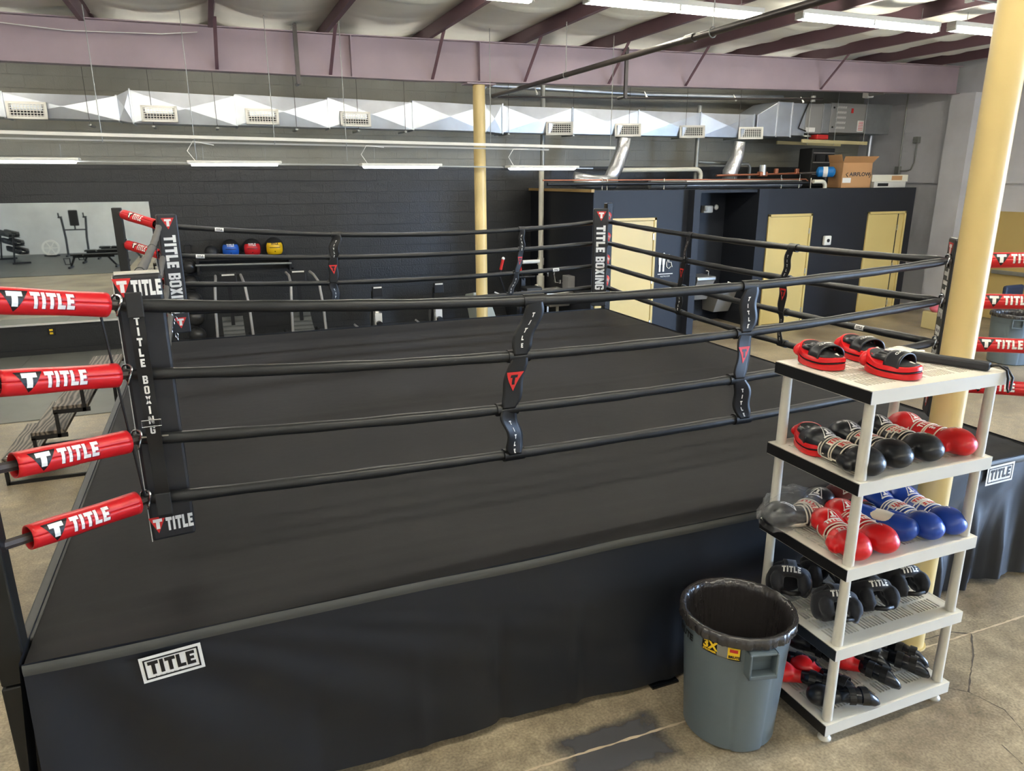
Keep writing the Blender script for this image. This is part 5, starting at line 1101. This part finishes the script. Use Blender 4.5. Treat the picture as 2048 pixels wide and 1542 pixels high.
# ---- plastic bag with two black gloves
place_glove('black', 3.22, -.80, z3+.004, math.radians(160), 'black glove lying at the mouth of the clear plastic bag on the third tier', grp='gloves in the plastic bag')
place_glove('black', 3.42, -.74, z3+.004, math.radians(25), 'black glove at the closed end of the clear plastic bag on the third tier', grp='gloves in the plastic bag')
def bagf(u, v):
    a = 2*PI*u; s_ = v; x = 3.04+.50*s_; y = -.79+.10*s_
    R1 = .02+.12*math.sin(PI*min(1, s_*.9+.08))**.7; rz_ = .012+.078*math.sin(PI*min(1, s_*.92+.06))**.6
    wv = 1+.13*math.sin(5*a+9*s_)*math.sin(17*s_)+.10*math.sin(11*a-23*s_)+random.uniform(-.05, .05)
    return (x-.02*math.sin(a)*wv, y+R1*math.cos(a)*wv, max(z3+.002, z3+rz_+rz_*math.sin(a)*wv))
bg_ = MB().grid(bagf, 44, 30).build('plastic_bag', M_clear); tag(bg_, 'crumpled clear plastic bag holding black gloves on the third tier', 'plastic bag')
# ---- focus mitts
def mitt():
    r = thing('focus_mitt', 'x', 'focus mitt'); L = .13; n = 40
    def outline(k, s=1, sx=1):
        a = 2*PI*k/n; cx, sy = math.cos(a), math.sin(a); x = L*sx*math.copysign(abs(cx)**.75, cx)*s; w_ = .095-.018*(cx+1)/2
        return x, w_*math.copysign(abs(sy)**.8, sy)*s
    def bend(x): return .028*max(0, -(x+.02)/.11)**1.3+.010*max(0, (x-.05)/.08)**2
    def slab_(z0, z1, s0, s1, nm, m, cap=True):
        vs = []; rows = [(z0, s0*.93), (z0+.15*(z1-z0), s0), (z1-.15*(z1-z0), s1), (z1, s1*.95)]
        for z, s in rows:
            for k in range(n): x, y = outline(k, s); vs.append((x, y, z+bend(x)*(1 if z > .02 else .35)+ (.028*max(0, -(x+.05)/.08) if z > .05 else 0)))
        fs = [(i*n+k, i*n+(k+1) % n, (i+1)*n+(k+1) % n, (i+1)*n+k) for i in range(3) for k in range(n)]+[tuple(range(n-1, -1, -1)), tuple(range(3*n, 4*n))]
        return MB().add(vs, fs).build(nm, m, r, world=False, smooth='auto')
    slab_(0, .030, 1, 1.01, 'striking_pad', M_gred); slab_(.030, .036, .985, .985, 'side_stripe', M_black); slab_(.036, .062, 1.01, .98, 'red_rim', M_gred); slab_(.055, .068, .90, .88, 'top_padding', M_rubber)
    h = MB(); h.ball((-.122, 0, .062), (.034, .086, .044)); h.build('heel_bumper', M_gred, r, world=False, smooth=True)
    f = MB()
    for i, y in enumerate((-.054, -.018, .018, .054)): f.tube([(-.095, y, .075), (-.06, y, .096-.006*abs(i-1.5)), (-.02, y, .088), (.0, y, .07)], [.014, .019, .018, .012], 10)
    f.build('finger_pocket', M_gblack, r, world=False, smooth=True)
    def band(u, v): a = PI*u; w_ = .078; x = -.01+.075*v; return V((x, w_*math.cos(a)*(1-.05*v), .056+.068*math.sin(a)**.8*(1-.12*abs(v-.4))))
    bd_ = MB().grid(band, 24, 6).build('wrist_band', M_gblack, r, world=False, smooth=True, solid=.007)
    w_ = MB(); lettering(w_, 'CLASSIC', .019, lambda a, b: band(.5-(a-.042)/.18, .62-b/.075)+V((0, 0, .006)), bold=.0006); w_.build('lettering', M_white, bd_, world=False)
    MB().add([(.06, -.035, .066), (.105, -.03, .066), (.105, .03, .066), (.06, .035, .078)], [(0, 1, 2, 3)]).build('inner_tag', M_lgrey, r, world=False)
    return r
m0 = mitt()
def place_mitt(first, x0, y0, x1, y1, z, lb):
    o = m0 if first else copy_tree(m0); a = math.atan2(y1-y0, x1-x0); o.location = ((x0+x1)/2, (y0+y1)/2, z); o.rotation_euler = (0, 0, a); tag(o, lb, 'focus mitt', 'red and black focus mitts')
zt_ = LV[0]
place_mitt(True, 3.29, -.69, 3.255, -.95, zt_, 'red and black focus mitt at the left end of the top tier')
place_mitt(False, 3.60, -.66, 3.565, -.92, zt_, 'red and black focus mitt at the back middle of the top tier')
place_mitt(False, 3.43, -.97, 3.475, -1.22, zt_, 'red and black focus mitt nearest the front edge of the top tier')
place_mitt(False, 3.32, -.73, 3.22, -.94, z2, 'lone red and black focus mitt at the left end of the second tier')
# ---- striking stick and its cord
t = thing('training_stick', 'long black foam training stick with a white lettered half and wrist cord on top tier', 'training stick', (3.8, -.95, zt_))
A_, B_, C_ = V((3.66, -.67, zt_+.024)), V((3.80, -.90, zt_+.024)), V((3.955, -1.23, zt_+.024))
def rbar(nm, a, b, w_, h_, m): return MB().bar(a, b, w_, h_).build(nm, m, t, bevel=.012)
rbar('white_section', A_, B_, .052, .042, M_white); rbar('grip', B_, C_, .052, .044, mat('foam_black', (34, 36, 42), .6)); d = (B_-A_).normalized(); u2 = V((-d.y, d.x, 0))
qs, ww = word('TITLE', .036, .1); q_ = MB(); decal(q_, [[(a, b) for a, b in q] for q in qs], plane_fn(A_+d*.06-u2*.018+V((0, 0, .0225)), d, u2), 1); q_.build('lettering', M_black, t)
MB().tube([C_, C_+V((.03, -.015, .01)), (4.03, -1.262, zt_+.02), (4.052, -1.285, zt_-.03), (4.045, -1.29, zt_-.09), (4.03, -1.29, zt_-.10), (4.02, -1.288, zt_-.08), (4.02, -1.284, zt_-.03), (4.012, -1.276, zt_+.01), (3.99, -1.25, zt_+.03), C_+V((0, 0, .006))], .006, 8).build('cord_loop', M_black, t, smooth=True)
o = MB().grid(lambda u, v: (3.70+.20*u+.03*v, -.70-.13*v-.05*u, zt_+.006+.022*abs(math.sin(u*5+v*3))+.004), 12, 10).build('hand_wrap', M_gwhite, smooth=True, solid=.005); tag(o, 'loose folded white cloth wrap lying behind the training stick on the top tier', 'hand wrap')
# ---- headguards
def headguard():
    r = thing('headguard', 'x', 'headguard'); b = MB()
    P = [(.085*math.cos(a), .078*math.sin(a), .13) for a in [PI*.62*k/7 for k in range(-7, 8)]]
    b.tube(P, .031, 12); b.tube([(p[0]*1.02, p[1]*1.02, .095) for p in P[:5]], .03, 12); b.tube([(p[0]*1.02, p[1]*1.02, .095) for p in P[10:]], .03, 12)
    b.ball((-.045, 0, .17), (.08, .085, .04)).ball((.078, .066, .075), (.042, .034, .05)).ball((.078, -.066, .075), (.042, .034, .05)).ball((0, .088, .09), (.055, .028, .06)).ball((0, -.088, .09), (.055, .028, .06)).ball((-.075, 0, .12), (.04, .075, .06))
    b.tube([(.07, .075, .10), (.085, .07, .06), (.09, .05, .03)], [.026, .03, .022], 12).tube([(.07, -.075, .10), (.085, -.07, .06), (.09, -.05, .03)], [.026, .03, .022], 12)
    b.tube([(-.02, .08, .12), (-.0, .082, .07), (.03, .075, .03)], .022, 12).tube([(-.02, -.08, .12), (-.0, -.082, .07), (.03, -.075, .03)], .022, 12)
    b.tube([(.03, .075, .03), (.09, .05, .026)], .02, 12).tube([(.03, -.075, .03), (.09, -.05, .026)], .02, 12)
    o = b.build('padding', M_dark, r, world=False); bake(o, .007, 6); bv = bvh_of(o)
    MB().tube([(.085, .045, .022), (.095, 0, .012), (.085, -.045, .022)], .012, 8).build('chin_strap', M_black, r, world=False, smooth=True)
    c = MB(); c.grid(lambda u, v: ((.085-.17*v), (u-.5)*.06, .15+.055*math.sin(PI*v)), 3, 14); c.grid(lambda u, v: ((u-.5)*.04, .08-.16*v, .14+.06*math.sin(PI*v)), 3, 14); c.build('crown_strap', M_dark, r, world=False, smooth=True, solid=.008)
    MB().tube([(-.03, .078, .12), (-.085, .05, .11), (-.10, 0, .105), (-.085, -.05, .11), (-.03, -.078, .12)], .016, 8).build('back_strap', M_black, r, world=False, smooth=True)
    def fr_(a, b_, off=.0015):
        h = bv.ray_cast(V((.3, a, .13+b_)), V((-1, 0, 0))); return (h[0]+V((off, 0, 0))) if h[0] else V((.11, a, .13+b_))
    qs, ww = word('TITLE', .032, .1); q_ = MB(); decal(q_, [[(x-ww/2, y-.012) for x, y in q] for q in qs], fr_, 2); q_.build('lettering', M_white, r, world=False)
    q2 = MB(); 
    def ck(a, b_): 
        h = bv.ray_cast(V((.07+a, .3, .07+b_)), V((0, -1, 0))); return (h[0]+V((0, .002, 0))) if h[0] else V((.07+a, .1, .07+b_))
    decal(q2, [[(.0, -.03), (.01, -.03), (.024, .03), (.014, .03)]], ck, 3); q2.build('cheek_print', mat('orange_print', (226, 120, 90), .5), r, world=False)
    return r
h0 = headguard(); z4 = LV[3]
for i, (x, y, rz, ry, lb) in enumerate(((3.25, -.79, -128, -42, 'black headguard at the back left of the fourth tier, beside the bin'), (3.49, -.79, -112, -40, 'black headguard standing at the back of the fourth tier, second from the left'), (3.29, -1.09, -118, -46, 'black headguard at the front left of the fourth tier behind the shelf post'),
                                    (3.56, -1.07, -105, -42, 'black headguard in the middle front of the fourth tier'), (3.83, -1.03, -100, -42, 'black headguard at the right end of the fourth tier by the cream column'), (3.75, -.78, -104, -40, 'black headguard at the back middle of the fourth tier, behind the two right ones'))):
    o = h0 if i == 0 else copy_tree(h0); M_ = Matrix.Rotation(math.radians(rz), 3, 'Z') @ Matrix.Rotation(math.radians(ry), 3, 'Y'); o.rotation_euler = M_.to_euler(); tag(o, lb, 'headguard', 'black headguards on the fourth tier')
    M_ = M_*1.08; zmin = min((M_ @ v.co).z for k in kids(h0) for v in k.data.vertices); o.scale = (1.08,)*3
    cx = M_ @ V((0, 0, .09)); o.location = (x-cx.x, y-cx.y, z4-zmin+.010)
# ---- shin and body guards on the bottom tier
def guard(mf, mt):
    r = thing('shin_guard', 'x', 'shin guard'); b = MB()
    b.ball((-.13, 0, .062), (.075, .066, .054)).tube([(-.12, 0, .05), (-.05, 0, .055), (0, 0, .06)], [.05, .036, .03], 16); o = b.build('instep_pad', mf, r, world=False); bake(o, .006, 6)
    c = MB(); c.tube([(-.03, 0, .062), (.05, 0, .066), (.12, 0, .052), (.165, 0, .030), (.185, 0, .018)], [.033, .043, .040, .026, .010], 18); c.build('shin_pad', mt, r, world=False, smooth=True)
    for x in (.01, .08): MB().grid(lambda u, v, x=x: (x+.035*u, .050*math.cos(-.5+4.1*v), .062+.047*math.sin(-.5+4.1*v)), 3, 14).build('strap', M_strap, r, world=False, solid=.003)
    return r
g1 = guard(M_gred, mat('guard_black', (22, 24, 30), .25)); g2 = guard(M_gblack, MATS['guard_black']); z5 = LV[4]
GS = [(g1, 3.25, -1.00, -50, 'red footed shin guard at the left end of the bottom tier, closest to the bin'), (g1, 3.36, -1.03, -68, 'red and black shin guard just right of the front left post on the bottom tier'), (g1, 3.30, -.84, -60, 'red footed shin guard at the back left of the bottom tier'),
      (g1, 3.62, -1.06, -62, 'red and black shin guard at the middle front of the bottom tier'), (g1, 3.68, -.94, -55, 'red and black shin guard lying behind the middle front one on the bottom tier'), (g2, 3.84, -1.06, -58, 'black shin guard second from the right end of the bottom tier'), (g2, 3.92, -.99, -60, 'black shin guard at the right end of the bottom tier'), (g2, 3.33, -1.19, -25, 'folded black shin guard at the front left of the bottom tier'), (g2, 3.50, -.82, -70, 'black shin guard at the back of the bottom tier')]
used = set()
for g_, x, y, rz, lb in GS:
    o = g_ if g_ not in used else copy_tree(g_); used.add(g_); o.location = (x, y, z5-.002+.008); o.rotation_euler = (0, 0, math.radians(rz)); tag(o, lb, 'shin guard', 'shin guards on the bottom tier')

# ================================================================ BIN
def bin_(cx, cy, R, Rb, H, az, lb, labels=True, liner=True):
    t = thing('trash_can', lb, 'trash can', (cx, cy, 0)); D = math.radians
    def md(a, z):
        k = 1.0
        for c0 in (az, az+PI):
            d = (a-c0+PI) % (2*PI)-PI; ed = 1/(1+math.exp((abs(d)-D(19))*60)); vz = 1/(1+math.exp((z-H*.80)*60)); k += .035*ed*vz
            k -= .012*math.exp(-((abs(d)-D(21.5))/D(1.6))**2)*vz
        return k
    pr = [(Rb-.02, 0), (Rb, .015)]+[(Rb+(R-.025-Rb)*k/14, .015+(H*.80-.015)*k/14) for k in range(1, 15)]+[(R-.012, H*.82), (R-.008, H-.03), (R+.006, H-.028), (R+.010, H-.012), (R+.004, H), (R-.012, H), (R-.014, H*.83), (Rb+.0, .03), (.0, .025)]
    MB().lathe(pr, 180, T(cx, cy, 0), md).build('body', M_can, t, smooth='auto')
    for a in (az, az+PI):
        M = T(cx, cy, 0, rz=a); b = MB(); r0 = R-.012
        w_ = .075; z1, z0_ = H-.06, H-.20
        b.box((r0-.01, -w_, z0_), (r0+.052, -w_+.012, z1), M).box((r0-.01, w_-.012, z0_), (r0+.052, w_, z1), M).box((r0+.0, -w_, z0_), (r0+.052, w_, z0_+.022), M).box((r0+.0, -w_, z1-.012), (r0+.046, w_, z1), M)
        b.build('handle', M_can, t, bevel=.004)
    if liner:
        wr_ = lambda a, z: 1+.012*math.sin(a*17+z*9)+.008*math.sin(a*41+z*25)+.006*math.sin(a*83)
        lp = [(R+.011, H-.052), (R+.014, H-.03), (R+.012, H+.002), (R+.002, H+.007), (R-.016, H+.001), (R-.022, H-.05), (R-.035, H*.7), (R-.05, H*.4), (R-.09, H*.16), (.12, H*.08), (0, H*.07)]
        MB().lathe(lp, 240, T(cx, cy, 0), lambda a, z: wr_(a, z) if z < H-.01 else 1+.004*math.sin(a*23)+.003*math.sin(a*57), caps=False).build('liner', M_bag, t, smooth=True)
    if labels:
        rr = lambda z: (Rb+(R-.025-Rb)*(z/(H*.80)) if z < H*.80 else R-.010)+.0035
        def cyl_(a, z, off=0): r = max(rr(z), R-.022 if z > .54 else 0)+off; return V((cx+r*math.cos(a), cy+r*math.sin(a), z))
        def sec(nm, a0, a1, z0_, z1, m, off=0): MB().grid(lambda u, v: cyl_(a0+(a1-a0)*u, z0_+(z1-z0_)*v, off), 12, 4).build(nm, m, t)
        c0 = az-D(46); sec('label', c0-D(15), c0+D(26), H-.185, H-.045, M_black, .001); sec('label_photo', c0+D(2), c0+D(14), H-.145, H-.062, M_condu, .002); sec('label_yellow', c0+D(13), c0+D(25), H-.125, H-.062, M_yellow, .003); sec('label_red', c0+D(15), c0+D(23), H-.088, H-.070, M_redp, .004); sec('label_foot', c0+D(12), c0+D(26), H-.185, H-.133, M_gold, .0025)
        def tx(txt, size, a0, z, m, bold=0): q_ = MB(); lettering(q_, txt, size, lambda a, b: cyl_(a0+a/R, z+b, .006), bold); q_.build('label_text', m, t)
        tx('3X', .062, c0-D(13), H-.102, M_yellow, .003); tx('STRONGER', .014, c0-D(13), H-.118, M_yellow, .0008); tx('BRUTE', .019, c0+D(14), H-.118, M_black, .001); tx('BRUTE', .05, c0-D(58), H-.125, M_black, .003)
    return t
bin_(2.785, -.925, .283, .238, .71, math.radians(-131.5+27), 'grey ribbed trash can with black liner standing beside the ivory shelf')
bin_(12.15, 3.95, .34, .29, .80, math.radians(-140), 'large blue-grey trash can beyond the ring at the right edge of the picture', labels=False)
